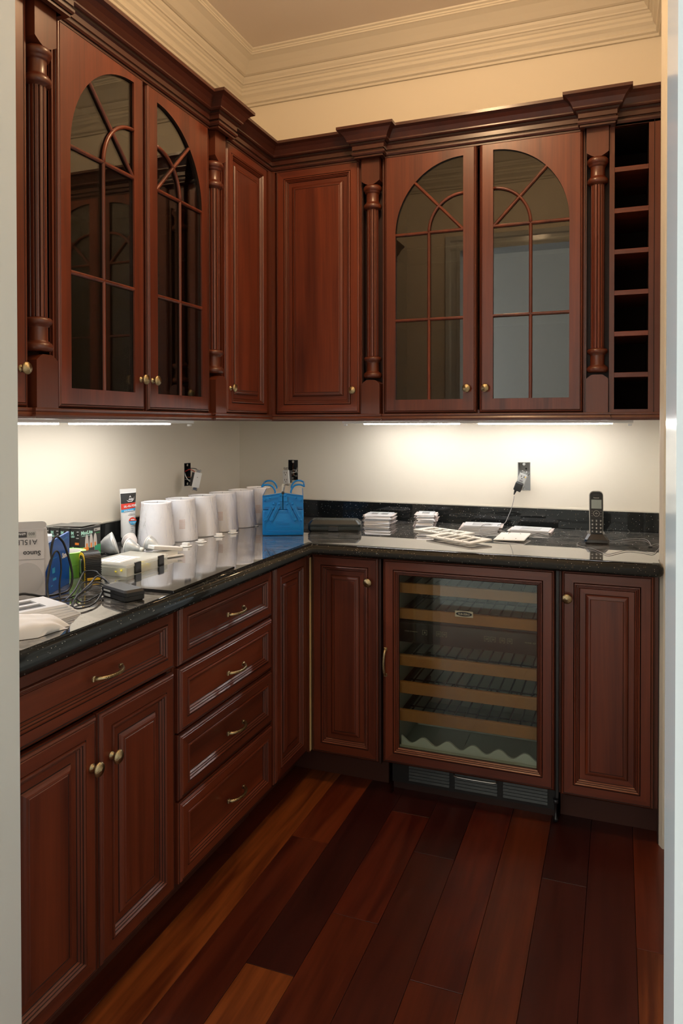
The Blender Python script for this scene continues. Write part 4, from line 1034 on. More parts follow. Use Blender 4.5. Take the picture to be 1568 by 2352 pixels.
# --- electrical boxes and hanging receptacles
def junction_box(label, loc, rz, w, h, m='dark_metal'):
    t = thing('junction_box', label, 'junction box', loc, rz)
    mb = MB(); e = .0006; d = .050; y0 = -.0012
    mb.box(-w/2+e, -w/2+.0025, y0, d, -h/2+e, h/2-e); mb.box(w/2-.0025, w/2-e, y0, d, -h/2+e, h/2-e); mb.box(-w/2+.0025, w/2-.0025, y0, d, -h/2+e, -h/2+.0025); mb.box(-w/2+.0025, w/2-.0025, y0, d, h/2-.0025, h/2-e)
    mb.box(-w/2+.0025, w/2-.0025, d-.002, d, -h/2+.0025, h/2-.0025)
    mb.build('box', m, t, merge=False)
    for z in (h/2-.009, -h/2+.009): MB().lathe([(.006, 0), (.006, .0012)], 14, 0, Tr(0, .001, z) @ Matrix.Rotation(PI/2, 4, 'X')).build('screw_tab', 'steel', t)
    return t
def wires(t, lst):
    for P, r, m in lst: MB().tube(smooth_path(P, 6), r, 6).build('wire', m, t)
cx, cz = (HB1[0]+HB1[1])/2, (HB1[2]+HB1[3])/2
t = junction_box('open electrical box with coiled wires on the back wall above the toolbox', (cx, WY, cz), 0, HB1[1]-HB1[0], HB1[3]-HB1[2])
coil = [(.006+.014*math.cos(a*.9)+.001*a, .004+.002*a, -.016+.015*math.sin(a*.9)) for a in [i*.7 for i in range(14)]]
wires(t, [(coil, .0016, 'almond_plastic'), ([(p[0]-.003, p[1]-.008, p[2]+.003) for p in coil], .0016, 'wire_grey'), ([(-.01, .03, .03), (-.006, .01, .01), (.004, .002, -.02), (-.012, .001, -.03)], .0016, 'copper'),
          ([(.015, .03, .03), (.018, .01, .01), (.012, .0, -.01), (-.02, -.02, -.015)], .0016, 'almond_plastic')])
cx2, cz2 = (HB2[0]+HB2[1])/2, (HB2[2]+HB2[3])/2
t = junction_box('open grey metal electrical box behind the dangling phone adapter', (cx2, WY, cz2), 0, HB2[1]-HB2[0], HB2[3]-HB2[2], 'grey_face')
MB().lathe([(.004, 0), (.004, .001)], 12, 0, Tr(.004, .047, .03) @ Matrix.Rotation(PI/2, 4, 'X')).build('knockout', 'black_plastic', t)
MB().lathe([(.004, 0), (.004, .001)], 12, 0, Tr(-.012, .047, .012) @ Matrix.Rotation(PI/2, 4, 'X')).build('knockout', 'black_plastic', t)
wires(t, [([(.02, .03, .01), (.022, .0, .008), (.01, -.02, 0)], .0018, 'black_plastic'), ([(.0, .03, .0), (.012, .005, .006), (.016, -.02, 0)], .0018, 'almond_plastic')])
t = junction_box('open electrical box with red and black wires on the left wall', (WX, 2.762, 1.1295), LROT, .050, .101)
wires(t, [([(-.012, .03, .01), (-.014, .0, .015), (-.002, -.012, .022), (.010, -.030, .012), (.008, -.044, -.012)], .0017, 'wire_red'), ([(-.01, .02, .012), (-.002, -.01, .026), (.010, -.04, .024), (.010, -.052, .008)], .0017, 'black_plastic'),
          ([(-.016, .01, .03), (-.016, -.003, -.01), (-.006, -.02, -.032), (.006, -.040, -.040)], .0017, 'almond_plastic'), ([(-.01, .02, -.01), (.0, -.015, -.012), (.006, -.035, -.006)], .0015, 'copper'), ([(.006, .03, -.02), (.004, -.01, -.025), (.01, -.03, -.03)], .0015, 'almond_plastic')])
def receptacle(label, loc, rot, slots=True, body='print_dark', face='white_plastic', w=.033, h=.066):
    t = thing('outlet_receptacle', label, 'outlet', loc, 0, None, rot=rot)
    MB().box(-w/2, w/2, -.007, .003, -h/2, h/2, bev=.0012).build('face', face, t)
    MB().box(-w/2+.002, w/2-.002, .003, .026, -h/2+.003, h/2-.003, bev=.002).build('body', body, t)
    for z in (h/2+.009, -h/2-.009):
        s_ = 1 if z > 0 else -1
        y = MB().box(-.009, .009, -.001, .0006, min(s_*h/2, z), max(s_*h/2, z)).build('yoke', 'steel', t)
        for x in (-.009, .009): MB().lathe([(.0045, 0), (.0045, .0014), (.002, .0014), (.002, 0)], 12, 0, Tr(x, .0007, z) @ Matrix.Rotation(PI/2, 4, 'X'), caps=False).build('plaster_ear', 'steel', y)
        MB().lathe([(.0028, -.004), (.0028, .004)], 10, 0, Tr(0, .0007, z) @ Matrix.Rotation(PI/2, 4, 'X')).build('screw', 'steel', y)
    for z in ((.017, -.017) if slots else ()):
        for x in (-.0058, .0058): MB().box(x-.0011, x+.0011, -.0076, -.0068, z, z+.0075).build('slot', 'black_plastic', t)
        MB().box(-.0022, .0022, -.0076, -.0068, z-.0085, z-.0045, bev=.0003).build('ground_hole', 'black_plastic', t)
    return t
def tilt_mat(loc, zrot, yrot, xrot=0): return (Tr(*loc) @ Rz(zrot) @ Matrix.Rotation(yrot, 4, 'Y') @ Matrix.Rotation(xrot, 4, 'X')).to_euler()
receptacle('white outlet hanging from its wires above the toolbox', (-1.490, 3.175, 1.098), tilt_mat((0, 0, 0), -.15, -.07, .0))
t = receptacle('dark-bodied outlet dangling sideways in front of the left wall', (-1.700, 2.715, 1.110), tilt_mat((0, 0, 0), 1.15, .20, .08), False, 'dark_metal')
MB().lathe([(.0016, 0), (.0016, .001)], 8, 0, Tr(-.004, -.007, .012) @ Matrix.Rotation(PI/2, 4, 'X')).build('test_mark', 'black_plastic', t)
t = receptacle('almond ground-fault outlet hanging at an angle, a black adapter plugged in', (-.392, 3.190, 1.105), tilt_mat((0, 0, 0), 0, .36, .10), False, 'print_dark', 'grey_face', .034, .068)
for x in (-.0058, .0058): MB().box(x-.0012, x+.0012, -.0076, -.0068, .019, .0265).build('slot', 'black_plastic', t)
MB().box(-.0022, .0022, -.0076, -.0068, .0115, .0150).build('ground_hole', 'black_plastic', t)
MB().box(-.007, .007, -.0080, -.0068, .001, .0065).build('test_button', 'gap_grey', t)
MB().lathe([(.0022, 0), (.0022, .0014)], 10, 0, Tr(.0115, -.0068, .024) @ Matrix.Rotation(PI/2, 4, 'X')).build('indicator', 'yellow', t)
ad = thing('power_adapter', 'small black power adapter plugged into the slanted outlet on the back wall', 'adapter', (-.392, 3.190, 1.105), 0, None, rot=tilt_mat((0, 0, 0), 0, .36, .10))
MB().box(-.0165, .0155, -.034, -.0082, -.040, -.003, bev=.004, seg=2).build('body', 'black_plastic', ad)
MB().lathe([(.0062, 0), (.0042, .010), (.0022, .022)], 12, 0, Tr(-.006, -.022, -.039) @ Matrix.Rotation(PI, 4, 'X')).build('strain_relief', 'black_plastic', ad)
def cable(name, label, P, r, m, cat='cable', n=6, group=None):
    mb = MB(); mb.tube(smooth_path(P, n), r, 8); return tag(mb.build(name, m), label, cat, group)
wire_up = [(-.4155, 3.150, 1.045), (-.420, 3.150, 1.018), (-.429, 3.145, .985), (-.438, 3.12, .957), (-.446, 3.08, .936), (-.47, 3.06, .930)]
wire_c = [(-.470, 3.06, .930), (-.487, 3.144, .914), (-.514, 3.052, .934), (-.535, 3.012, .925), (-.525, 2.955, .912), (-.503, 2.926, .911), (-.484, 2.975, .912), (-.463, 3.02, .913), (-.437, 3.01, .912), (-.420, 2.965, .911)]
cable('adapter_cord', 'thin dark cord dropping from the wall adapter and looping on the slotted plates', wire_up+wire_c[1:], .0012, 'gap_grey')
cable('phone_cord', 'thin black cord running along the counter from blank plate to phone cradle', [(-.329, 2.894, .911), (-.320, 2.957, .911), (-.300, 2.995, .912), (-.275, 2.965, .911), (-.257, 2.95, .911), (-.224, 2.956, .911), (-.198, 3.002, .911), (-.179, 2.961, .911), (-.145, 2.986, .911), (-.126, 2.945, .912)], .0012, 'black_plastic')
cable('phone_cord', 'dark phone cord curving behind to the right of the cradle', [(-.036, 2.912, .912), (-.017, 2.912, .911), (.014, 2.953, .911), (.053, 2.99, .911), (.088, 3.003, .911), (.103, 2.953, .911), (.108, 2.849, .911)], .0011, 'gap_grey')
cable('phone_cord', 'dark phone cord looping in front of the cradle towards the counter edge', [(.1, 2.826, .911), (.119, 2.874, .912), (.134, 2.9, .911), (.135, 2.829, .911), (.122, 2.738, .911), (.105, 2.676, .911), (.075, 2.702, .911), (.03, 2.713, .911), (-.001, 2.664, .911), (-.034, 2.607, .911), (-.064, 2.659, .911), (-.087, 2.707, .911), (-.118, 2.735, .911), (-.140, 2.765, .911), (-.142, 2.82, .911), (-.130, 2.85, .911)], .0011, 'gap_grey')
MB().box(.098, .112, 2.812, 2.830, .909, .914, bev=.001).build('cord_plug', 'black_plastic', bpy.data.objects['phone_cord.002'])
# --- grease tube
t = thing('grease_tube', 'white upright squeeze tube with black, red and blue label leaning on the backsplash', 'tube', (-1.713, 2.262, CT), math.radians(52))
def ell(a, b, z, n=24): return [(a*math.cos(2*PI*i/n), b*math.sin(2*PI*i/n)) for i in range(n)], z
mb = MB(); loft(mb, [ell(.0245, .0175, .018), ell(.0265, .019, .024), ell(.0275, .016, .10), ell(.0290, .008, .165), ell(.0300, .0025, .188)])
for f in mb.bm.faces: f.smooth = len(f.verts) == 4
tb = mb.build('tube_body', 'white_plastic', t)
MB().box(-.0305, .0305, -.0018, .0018, .187, .201, bev=.0006).build('crimp', 'white_plastic', t)
MB().lathe([(.020, .0005), (.0205, .002), (.0195, .018)], 24).build('cap', 'black_plastic', t)
def band(z0, z1, m, name='label_band', x0=-.99, x1=.99, dz=.0):
    mb = MB(); n = 14
    def pt(u, z):
        v = (z-.024)/(.188-.024); 
        if z < .10: q = (z-.024)/.076; a, b = .0265+.001*q, .019-.003*q
        elif z < .165: q = (z-.10)/.065; a, b = .0275+.0015*q, .016-.008*q
        else: q = (z-.165)/.023; a, b = .029+.001*q, .008-.0055*q
        x = a*u; y = -b*math.sqrt(max(0, 1-u*u))-.0005; return (x, y, z+dz*(u+1)/2)
    vs = []; m_ = 6
    for j in range(m_+1):
        for i in range(n+1): vs.append(pt(x0+(x1-x0)*i/n, z0+(z1-z0)*j/m_))
    mb.poly(vs, [[j*(n+1)+i, j*(n+1)+i+1, (j+1)*(n+1)+i+1, (j+1)*(n+1)+i] for j in range(m_) for i in range(n)], 0, True)
    return mb.build(name, m, tb)
band(.146, .184, 'card_black', x0=-.95, dz=.002); band(.124, .1455, 'print_red', x0=-.95, dz=.005); band(.114, .1237, 'print_cyan', x0=-.95, dz=.007)
text('lettering', 'SIL-GLYDE', .0105, tb, (-.019, -.0150, .1325), (PI/2, -.10, 0), 'print_white', sx=.95, font_w=.0003)
text('lettering', 'Multi-Purpose', .0062, tb, (-.019, -.0172, .1175), (PI/2, -.10, 0), 'print_white', font_w=.0002)
text('lettering', 'LONG-LIFE', .0038, tb, (.0, -.0175, .108), (PI/2, -.08, 0), 'print_dark'); text('lettering', 'SILICONE TYPE', .0038, tb, (-.004, -.0175, .103), (PI/2, -.08, 0), 'print_dark')
text('lettering', 'AGS', .0085, tb, (.0, -.0105, .1600), FRONT, 'print_white', font_w=.0004)
mb = MB(); mb.prism([(.002, .1695), (.006, .1765), (.010, .1695), (.008, .1695), (.006, .1735), (.004, .1695)], -.0085, -.0080, 'y'); mb.prism([(-.008, .160), (-.002, .1535), (.012, .1535), (.019, .162), (.0205, .172), (.017, .161), (.011, .1565), (-.001, .1565)], -.0108, -.0100, 'y'); mb.build('emblem', 'print_white', tb, recalc=True)
for h_, m_ in ((0, 'print_red'), (1, 'print_cyan')):
    n = 14; a0 = 0 if h_ == 0 else PI; pr = [(.012+.0135*math.cos(a0+PI*i/n), .082+.0135*math.sin(a0+PI*i/n)) for i in range(n+1)]
    MB().prism(pr, -.0200, -.0165, 'y').build('round_mark', m_, tb, recalc=True)
text('lettering', '0% H20', .0062, tb, (.001, -.0206, .0735), FRONT, 'print_white'); MB().box(.004, .019, -.0206, -.0200, .0855, .0895, bev=.001).build('car_mark', 'print_white', tb)
for k, w_ in enumerate(('KIT', 'FOR', 'USE', '80 ml')): text('lettering', w_, .0045, tb, (.006, -.0195, .060-.0075*k), FRONT, 'print_dark')
# --- candle bulb boxes
bl = ['black and green bulb carton showing three candle bulbs, nearest the grease tube', 'second black bulb carton left of the one showing three bulbs', 'third black bulb carton from the right, behind the blue card', 'black bulb carton farthest left, behind the white carton']
BXW, BXD, BXH = .038, .098, .109
mbx = None
for k in range(4):
    t = thing('bulb_carton', bl[k], 'carton', (-1.6375-k*.0380, 1.868-(.003*k), CT+.0003), -.02+.01*k, 'black candle bulb cartons by the wall')
    c = MB().box(0, BXW, 0, BXD, 0, BXH, bev=.0006).build('carton', 'card_black', t)
    MB().box(.0006, BXW-.0006, .0006, BXD-.0006, BXH, BXH+.0006).build('top_flap', 'card_top', t)
    MB().box(.0008, BXW-.0008, -.0006, 0, .0, BXH*.45).build('green_band', 'card_green', t)
    text('lettering', 'M', .014, t, (.004, -.0006, BXH-.020), FRONT, 'print_teal', font_w=.0006)
    text('lettering', 'LED', .0085, t, (.004, -.0006, BXH-.029), FRONT, 'print_teal', font_w=.0002)
    for j, s_ in enumerate(('60W', '5W', '15,000')): text('lettering', s_, .0042, t, (BXW-.003, -.0006, BXH-.012-.010*j), FRONT, 'print_white', align='RIGHT')
    MB().box(.020, .035, -.0008, 0, .057, .064).build('orange_patch', 'print_orange', t)
    text('lettering', 'UL', .006, t, (.009, -.0008, .046), FRONT, 'print_white')
    if k == 0:
        RT = (PI/2, 0, PI/2)
        MB().box(BXW, BXW+.0006, .001, BXD-.001, 0, BXH*.44).build('green_band', 'card_green', t)
        text('lettering', 'MaxLite', .0165, t, (BXW+.0003, .006, BXH-.021), RT, 'print_teal', font_w=.0005)
        text('lettering', 'A SUPERIOR SOLUTION', .0038, t, (BXW+.0003, .008, BXH-.027), RT, 'print_teal')
        MB().box(BXW, BXW+.0006, .066, .095, BXH-.016, BXH-.007).build('badge', 'grey_face', t); text('lettering', '40W', .006, t, (BXW+.0008, .069, BXH-.014), RT, 'print_dark'); text('lettering', 'DIMMABLE', .0045, t, (BXW+.0003, .074, BXH-.024), RT, 'card_green')
        for y_ in (.032, .052, .071):
            n = 10; pr = []
            for i in range(n+1): u = i/n; pr.append((y_+.0088*math.sin(PI*min(1, (1-u)*.62+.0))**.8, .026+.064*u))
            pr = [(y_+.0085*(1-max(0, (u-.35)/.65)**2)**.5 if u > .35 else y_+.0055+.0030*u/.35, .028+.060*u) for u in [i/n for i in range(n+1)]]
            pl_ = [(2*y_-a, b) for a, b in pr][::-1]
            MB().prism(pr+pl_[1:-1] if False else pr+pl_, BXW+.0004, BXW+.0010, 'x').build('printed_bulb', 'box_white', t, recalc=True)
            MB().box(BXW+.0009, BXW+.0013, y_-.003, y_+.003, .034, .058).build('printed_filament', 'print_orange', t)
        MB().box(BXW+.0010, BXW+.0016, .014, .040, .036, .046).build('orange_patch', 'print_orange', t)
        MB().box(BXW+.0010, BXW+.0018, .040, .066, .032, .042).build('caption', 'print_dark', t); MB().box(BXW+.0010, BXW+.0018, .068, .092, .030, .046).build('caption', 'print_green', t)
# open black flap lying over the cartons
t = thing('carton_flap', 'loose black carton lid lying across the tops of the bulb cartons', 'carton', (-1.675, 1.875, CT+BXH+.0030), .05)
MB().box(-.035, .075, .0, .10, 0, .0012, M=Matrix.Rotation(-.03, 4, 'Y')).build('flap', 'card_top', t)
# --- blue card box
ba = math.atan2(.152, -.058)
t = thing('light_bulb_package', 'flat blue bulb package standing upright behind the black cable loops', 'package', (-1.372, 1.482, CT), ba)
mb = MB(); mb.prism([(0, .0005), (.150, .0005), (.152, .143), (.0, .134)], 0, .006, 'y'); b = mb.build('carton', 'blue_card', t, recalc=True)
text('lettering', 'Sunco', .0195, b, (.098, -.0004, .078), FRONT, 'print_white', font_w=.0006)
for k in range(5): MB().lathe([(.0022, 0), (.0022, .0004)], 10, 0, Tr(.098+k*.009, 0, .126+.001*k) @ Matrix.Rotation(PI/2, 4, 'X')).build('printed_dot', 'print_cyan', b)
for x, z, w, h in ((.035, .088, .030, .001), (.030, .050, .018, .014), (.034, .030, .022, .006), (.020, .018, .012, .002)): MB().box(x, x+w, -.0005, 0, z, z+h).build('printed_block', 'print_cyan', b)
# --- white A15 carton, upside down
wa = math.radians(38)
t = thing('bulb_carton', 'open white upside-down bulb carton with a printed bulb, beside the left jamb', 'carton', (-1.360, 1.458, CT), wa)
mb = MB(); mb.box(-.150, 0, 0, .055, .0005, .178); b = mb.build('carton', 'box_white', t)
pr = [(-.150, .178), (-.004, .178)]+[(-.004+.010*math.sin(a), .187-.009*math.cos(a)) for a in [PI*i/6 for i in range(7)]]+[(-.150, .196)]
MB().prism(pr, -.004, -.0028, 'y').build('top_flap', 'box_bulb_grey', t, recalc=True)
MB().prism([(.0, .06), (.014, .100), (.006, .178), (0, .178)], .002, .0032, 'y').build('side_flap', 'box_white', t, recalc=True)
MB().box(-.148, -.0, -.0006, 0, .0995, .1002).build('fold_line', 'gap_grey', b)
n = 28; MB().prism([(-.040+.036*math.cos(2*PI*i/n), .052+.040*math.sin(2*PI*i/n)) for i in range(n)], -.0006, 0, 'y').build('printed_bulb', 'box_bulb_grey', b, recalc=True)
UPS = (PI/2, PI, 0)
def utext(s_, x, z, size, m, **k):
    return text('lettering', s_, size, b, (x, -.0008, z), (PI/2, PI, 0), m, **k)
utext('Sunco', -.008, .121, .017, 'print_dark', font_w=.0004); utext('A15LED', -.016, .150, .0185, 'print_dark'); 
MB().box(-.040, -.020, -.0008, 0, .156, .170).build('spec_box', 'grey_face', b); MB().box(-.061, -.0405, -.0008, 0, .156, .170).build('spec_box', 'print_dark', b)
utext('800', -.022, .168, .010, 'print_dark'); utext('60W', -.043, .168, .0085, 'print_white')
# second white carton behind
t = thing('bulb_carton', 'plain white carton with a brown edge wedged between the cartons', 'carton', (-1.490, 1.575, CT+.0003), math.radians(42))
MB().box(-.01, .035, 0, .045, 0, .132).build('carton', 'white_plastic', t); MB().box(.012, .0355, -.001, .0, .0, .085).build('tuck_flap', 'card_brown', t)
# --- green tape rolls
for k, nm in enumerate(('lower', 'upper')):
    t = thing('masking_tape_roll', 'bright green masking tape roll behind the tape measure, %s of two' % nm, 'tape', (-1.502, 1.700, CT+.0003+k*.0362), 0, 'green masking tape rolls')
    mb = MB(); mb.lathe([(.0525, .0), (.0525, .0355)], 48, caps=False); mb.build('tape_band', 'tape_green', t)
    mb = MB(); mb.lathe([(.0525, .0355), (.0415, .0355)], 48, caps=False); mb.lathe([(.0415, 0), (.0525, 0)], 48, caps=False); mb.build('tape_edge', 'tape_green_side', t, merge=False)
    MB().lathe([(.0415, 0), (.0415, .0355), (.0385, .0355), (.0385, 0), (.0415, 0)], 40, caps=False).build('core', 'tape_core', t)
# --- tape measure
t = thing('tape_measure', 'black and yellow tape measure with ribbed rubber grip, standing beside green tape', 'tape measure', (-1.410, 1.690, CT), math.radians(52))
def dshape(s=1.0, n=10):
    w, h, r = .076*s, .077*s, .030*s; P = [(-w/2, 0), (w/2, 0), (w/2, h-r)]
    P += [(w/2-r+r*math.cos(PI/2*i/n), h-r+r*math.sin(PI/2*i/n)) for i in range(1, n+1)]+[(-w/2+r-r*math.sin(PI/2*i/n), h-r+r*math.cos(PI/2*i/n)) for i in range(n+1)]
    return P
Mx = Rz(PI/2)
P = [(a, b+.0005) for a, b in dshape()]
MB().prism(P, -.021, .021, 'y', 0, Mx).build('case', 'rubber', t, recalc=True)
P2 = [(a*.97, b*.97+.001) for a, b in dshape()]
MB().prism(P2, .021, .0245, 'y', 0, Mx).build('side_plate', 'yellow', t, recalc=True)
MB().prism([(a*.80-.004, b*.86+.003) for a, b in dshape()], .0245, .0258, 'y', 0, Mx).build('side_cover', 'rubber', t, recalc=True)

mb = MB(); pts = dshape()
full = pts[2:]+pts[:1]
for i in range(1, len(pts)):
    a, b = pts[i], pts[(i+1) % len(pts)]
    L = math.hypot(b[0]-a[0], b[1]-a[1]); m_ = max(1, int(L/.006)) if i != 0 else 0
    if i == 0: continue
    for q in range(m_):
        u = (q+.5)/m_; x, z = a[0]+(b[0]-a[0])*u, a[1]+(b[1]-a[1])*u; an = math.atan2(b[1]-a[1], b[0]-a[0])
        mb.box(-.0016, .0016, -.0222, .0222, -.002, .0022, 0, M=Mx @ Tr(x, 0, z+.0005) @ Matrix.Rotation(-an, 4, 'Y'))
tag(mb.build('grip_rib', 'rubber', t, merge=False), kind='stuff')
MB().box(-.012, -.0285, -.045, -.030, 0, .001).build('tape_end', 'yellow', t) if False else None
mb = MB(); mb.box(-.0290, -.0278, -.016, .004, .020, .058, bev=.0005); mb.box(-.0296, -.0255, -.016, .004, .054, .060, bev=.001); mb.build('belt_clip', 'steel', t)
MB().box(-.018, .018, -.042, -.036, .002, .010, bev=.001).build('foot', 'yellow', t)
# --- reflector bulbs
def bulb(label, loc, rot, R=.027, m='reflector'):
    t = thing('reflector_bulb', label, 'light bulb', loc, 0, 'loose reflector bulbs by the wall', rot=rot)
    # axis: +z towards the face; face centre at origin
    mb = MB(); mb.lathe([(R*.30, -R*1.75), (R*.32, -R*1.35), (R*.52, -R*1.12), (R*.78, -R*.72), (R*.96, -R*.22), (R, -.002)], 28, caps=True); mb.build('reflector', m, t)
    MB().lathe([(R, -.002), (R*1.03, 0), (R*1.0, .002), (R*.95, .002)], 28).build('rim', 'white_plastic', t)
    mb = MB(); mb.lathe([(R*.90, .0022), (R*.6, .0034), (.001, .004)], 28, caps=False); mb.build('lens', 'lens_grey', t)
    MB().lathe([(R*.27, -R*2.15), (R*.30, -R*1.74)], 16).build('base_collar', 'almond_plastic', t)
    for x in (-R*.13, R*.13): MB().lathe([(.0012, -R*2.45), (.0022, -R*2.4), (.0022, -R*2.15)], 8, 0, Tr(x, 0, 0)).build('contact_pin', 'steel', t)
    return t
def aim(d):
    return Vector(d).to_track_quat('Z', 'Y').to_euler()
bulb('large white reflector bulb leaning with its face away from the black carton', (-1.607, 2.050, CT+.037), aim((.76, .56, .30)), .038)
bulb('white reflector bulb lying behind, face against the large one', (-1.625, 2.150, CT+.030), aim((-.90, .35, .30)), .028, 'box_white')
bulb('silver reflector bulb behind the clear organizer, middle of the three small ones', (-1.552, 2.045, CT+.029), aim((-.95, -.16, .18)), .0275)
bulb('silver reflector bulb lying against the nearest lamp shade', (-1.530, 2.130, CT+.029), aim((-.95, -.10, .28)), .0275)
# --- small white box-like switches beside organizer
t = thing('dimmer_switch', 'white dimmer switch lying on its side next to the clear organizer', 'switch', (-1.405, 2.055, CT), math.radians(66))
MB().box(-.062, .050, -.020, .020, .018, .031, bev=.002, M=Tr(0, 0, .006) @ Matrix.Rotation(.16, 4, 'Y')).build('rocker_cover', 'white_plastic', t)
MB().box(-.052, .054, -.026, .026, .001, .007, bev=.0015).build('mounting_strap', 'white_plastic', t)
MB().box(-.040, .034, -.017, .017, .007, .022).build('body', 'almond_plastic', t)
# --- parts organizer
t = thing('parts_organizer', 'clear flat organizer box with yellow inserts and two black latches', 'organizer', (-1.465, 1.742, CT), math.radians(-1))
OW, OD, OH = .142, .198, .036
mb = MB(); e = .0018
mb.box(0, OW, 0, OD, .0005, .0025); mb.box(0, e, 0, OD, .0025, .024); mb.box(OW-e, OW, 0, OD, .0025, .024); mb.box(e, OW-e, 0, e, .0025, .024); mb.box(e, OW-e, OD-e, OD, .0025, .024)
for y_ in (.05, .10, .15): mb.box(e, OW-e, y_-.0008, y_+.0008, .0025, .022)
mb.box(OW/2-.0008, OW/2+.0008, e, OD-e, .0025, .022)
mb.build('tray', 'frosted_plastic', t, merge=False)
MB().box(-.002, OW+.002, -.002, OD+.002, .0245, OH, bev=.003).build('lid', 'frosted_plastic', t)
for k, (y0_, y1_) in enumerate(((.034, .062), (.148, .174))): MB().box(OW-.002, OW+.0055, y0_, y1_, .004, OH+.001, bev=.0015).build('latch', 'black_plastic', t)
for k in range(16):
    x = .102+.012*(k % 3)+random.uniform(-.004, .004); y_ = (.012, .030, .080, .092, .104, .116, .124, .133)[k % 8]; z = .0030+.0055*(k//8)
    MB().lathe([(.0065, 0), (.0072, .007), (.0040, .011), (.0035, .015)], 10, 0, Tr(x, y_, z+.004) @ Matrix.Rotation(random.uniform(.6, 1.5), 4, 'X') @ Matrix.Rotation(random.uniform(0, 3), 4, 'Z')).build('yellow_connector', 'yellow_insert', t)
MB().box(.02, OW-.04, .02, .12, OH, OH+.0006).build('paper_label', 'print_white', t)
for k in range(4): MB().box(.035+.02*k, .039+.02*k, .03, .105, OH+.0006, OH+.0010).build('label_stripe', 'print_pinkgrey', t)
# --- dark glass panel lying on counter
t = thing('glossy_board', 'thin black glossy panel lying on the counter, its corner over the front edge', 'panel', (-1.080, 1.612, CT+.0005), math.radians(2))
MB().box(-.215, 0, 0, .345, 0, .0075, bev=.0012).build('panel', 'black_gloss', t)
# --- power brick and cables
t = thing('power_brick', 'black rectangular power brick with attached cable near the counter edge', 'power brick', (-1.177, 1.532, CT), math.atan2(-.045, .110))
mb = MB(); loft(mb, [(octo(-.056, .056, -.024, .024, .004), .0005), (octo(-.060, .060, -.028, .028, .005), .004), (octo(-.060, .060, -.028, .028, .005), .014)]); mb.build('lower_shell', 'black_plastic', t)
mb = MB(); loft(mb, [(octo(-.060, .060, -.028, .028, .005), .0148), (octo(-.060, .060, -.028, .028, .005), .024), (octo(-.052, .052, -.024, .024, .004), .029)]); mb.build('upper_shell', 'black_plastic', t)
MB().box(-.044, -.012, -.0287, -.0280, .005, .011).build('label', 'grey_face', t); MB().box(-.044, -.012, -.0287, -.0280, .017, .021).build('label', 'grey_face', t)
coil_a = [(-1.263, 1.423, .918), (-1.301, 1.501, .925), (-1.365, 1.600, .935), (-1.385, 1.640, .940), (-1.360, 1.650, .940), (-1.340, 1.640, .935), (-1.279, 1.593, .928), (-1.21, 1.483, .918), (-1.184, 1.425, .914), (-1.189, 1.385, .914), (-1.221, 1.401, .914), (-1.258, 1.455, .920), (-1.284, 1.534, .932), (-1.315, 1.600, .938), (-1.290, 1.600, .934), (-1.255, 1.575, .930), (-1.238, 1.560, .924)]
cable('power_cable', 'black cable coiled in loose loops from the power brick', coil_a, .0024, 'rubber')
coil_b = [(-1.326, 1.430, .914), (-1.292, 1.471, .912), (-1.318, 1.566, .912), (-1.350, 1.630, .912), (-1.320, 1.630, .912), (-1.268, 1.574, .912), (-1.232, 1.485, .912), (-1.23, 1.446, .912), (-1.27, 1.469, .914), (-1.322, 1.540, .918), (-1.360, 1.600, .918), (-1.365, 1.625, .916)]
cable('power_cable', 'thinner black cable coil lying flat beneath the other loops', coil_b, .0020, 'rubber')
big = [(-1.345, 1.20, .930), (-1.345, 1.346, .940), (-1.345, 1.395, .932), (-1.345, 1.439, .918), (-1.345, 1.507, .912), (-1.348, 1.535, .918), (-1.352, 1.550, .945), (-1.358, 1.547, .986), (-1.362, 1.532, 1.032), (-1.362, 1.517, 1.050), (-1.360, 1.502, 1.058), (-1.358, 1.488, 1.053), (-1.355, 1.477, 1.029), (-1.350, 1.466, .989), (-1.345, 1.451, .954), (-1.335, 1.442, .926), (-1.326, 1.435, .912)]
cable('power_cable', 'thick black cable standing in a tall loop before the blue package', big, .0030, 'rubber')
small = [(-1.330, 1.435, .913), (-1.345, 1.450, .930), (-1.350, 1.462, .967), (-1.353, 1.476, 1.004), (-1.355, 1.490, 1.020), (-1.355, 1.501, 1.019), (-1.353, 1.507, 1.002), (-1.350, 1.506, .97), (-1.346, 1.496, .938), (-1.340, 1.490, .912), (-1.310, 1.46, .911)]
cable('power_cable', 'black cable standing in the smaller inner loop before blue package', small, .0022, 'rubber')
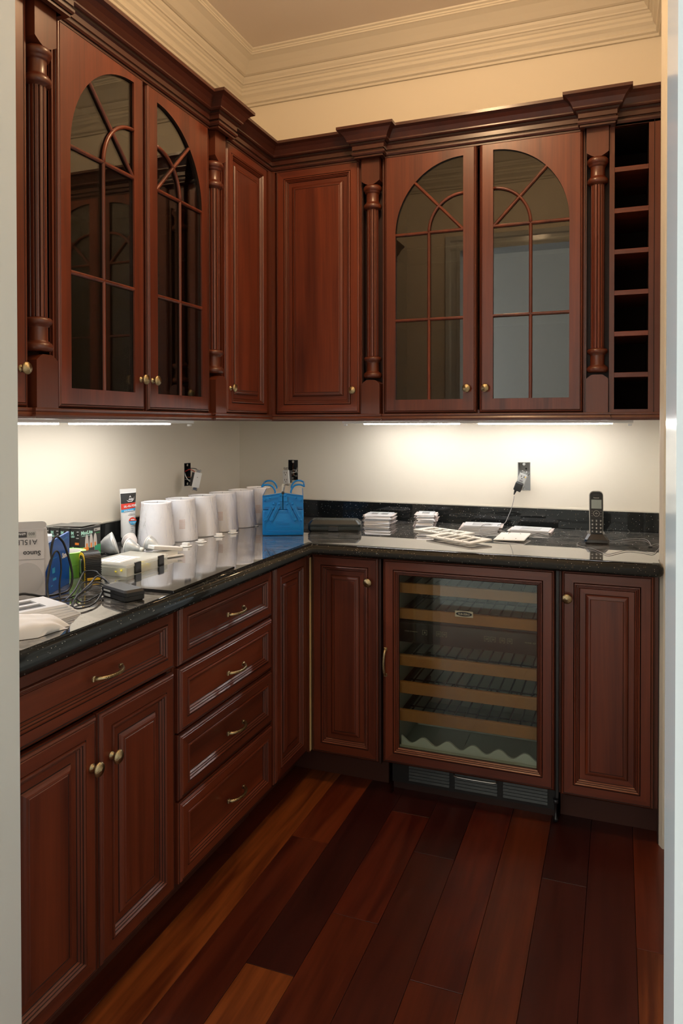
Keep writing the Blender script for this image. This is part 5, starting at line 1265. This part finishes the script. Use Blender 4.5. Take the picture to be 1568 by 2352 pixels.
# --- grey puck, plate fan, cloth
t = thing('puck_light', 'glossy grey round puck light lying in front of the white carton', 'light', (-1.338, 1.338, CT), 0)
MB().lathe([(.040, .0005), (.044, .004), (.043, .010), (.036, .016), (.022, .019), (.001, .020)], 36, caps=False).build('body', 'puck_grey', t)
fan = ['bottom of the fan beside the white cloth', 'second from the bottom of the fan by the white cloth', 'third from the bottom of the fan by the white cloth', 'fourth from the bottom of the fan by the white cloth', 'topmost on the fan beside the white cloth']
for k in range(5):
    plate_thing('white two-gang wall plate, %s' % fan[k], 'wall plates fanned beside the white cloth', .118, .150, 2, (-1.236-.006*k, 1.300-.003*k, CT+.0003+k*.0058), -.12-.06*k, sleeve=False, core='dark' if k == 4 else None)
MB().box(-.05, .05, -.065, .065, .0295, .0305).build('backing_card', 'gap_grey', None) if False else None
mb = MB(); n, m_ = 40, 28; vs = []
for j in range(m_+1):
    for i in range(n+1):
        u, v = i/n*2-1, j/m_*2-1
        r = max(abs(u), abs(v)); edge = 1-min(1, (u*u)**1.6+(v*v)**1.6)
        x = .115*u*(1-.10*v*v)+.006*math.sin(7*v); y = .075*v*(1-.25*max(0, u)**2); z = .001+.028*max(0, edge)**.45+.0020*math.sin(9*u+2*v)*max(0, edge)+.0015*math.sin(13*v-4*u)*max(0, edge)
        if u > .6: z = .001+(z-.001)*(1-((u-.6)/.4)**2*.75); y *= 1-.55*((u-.6)/.4)
        vs.append((x, y, z))
mb.poly(vs, [[j*(n+1)+i, j*(n+1)+i+1, (j+1)*(n+1)+i+1, (j+1)*(n+1)+i] for j in range(m_) for i in range(n)], 0, True)
o = mb.build('foam_pouch', 'foam_cream', loc=(-1.205, 1.190, CT), rot=(0, 0, math.radians(42)))
tag(o, 'soft white foam pouch at the near end of the left counter', 'pouch')
# blue painter's tape scrap on the right wall
MB().box(.149, RX, 2.33, 2.37, .002, .05).build('painters_tape', 'blue_tape'); tag(bpy.data.objects['painters_tape'], 'scrap of blue tape stuck low on the right wall', 'tape')
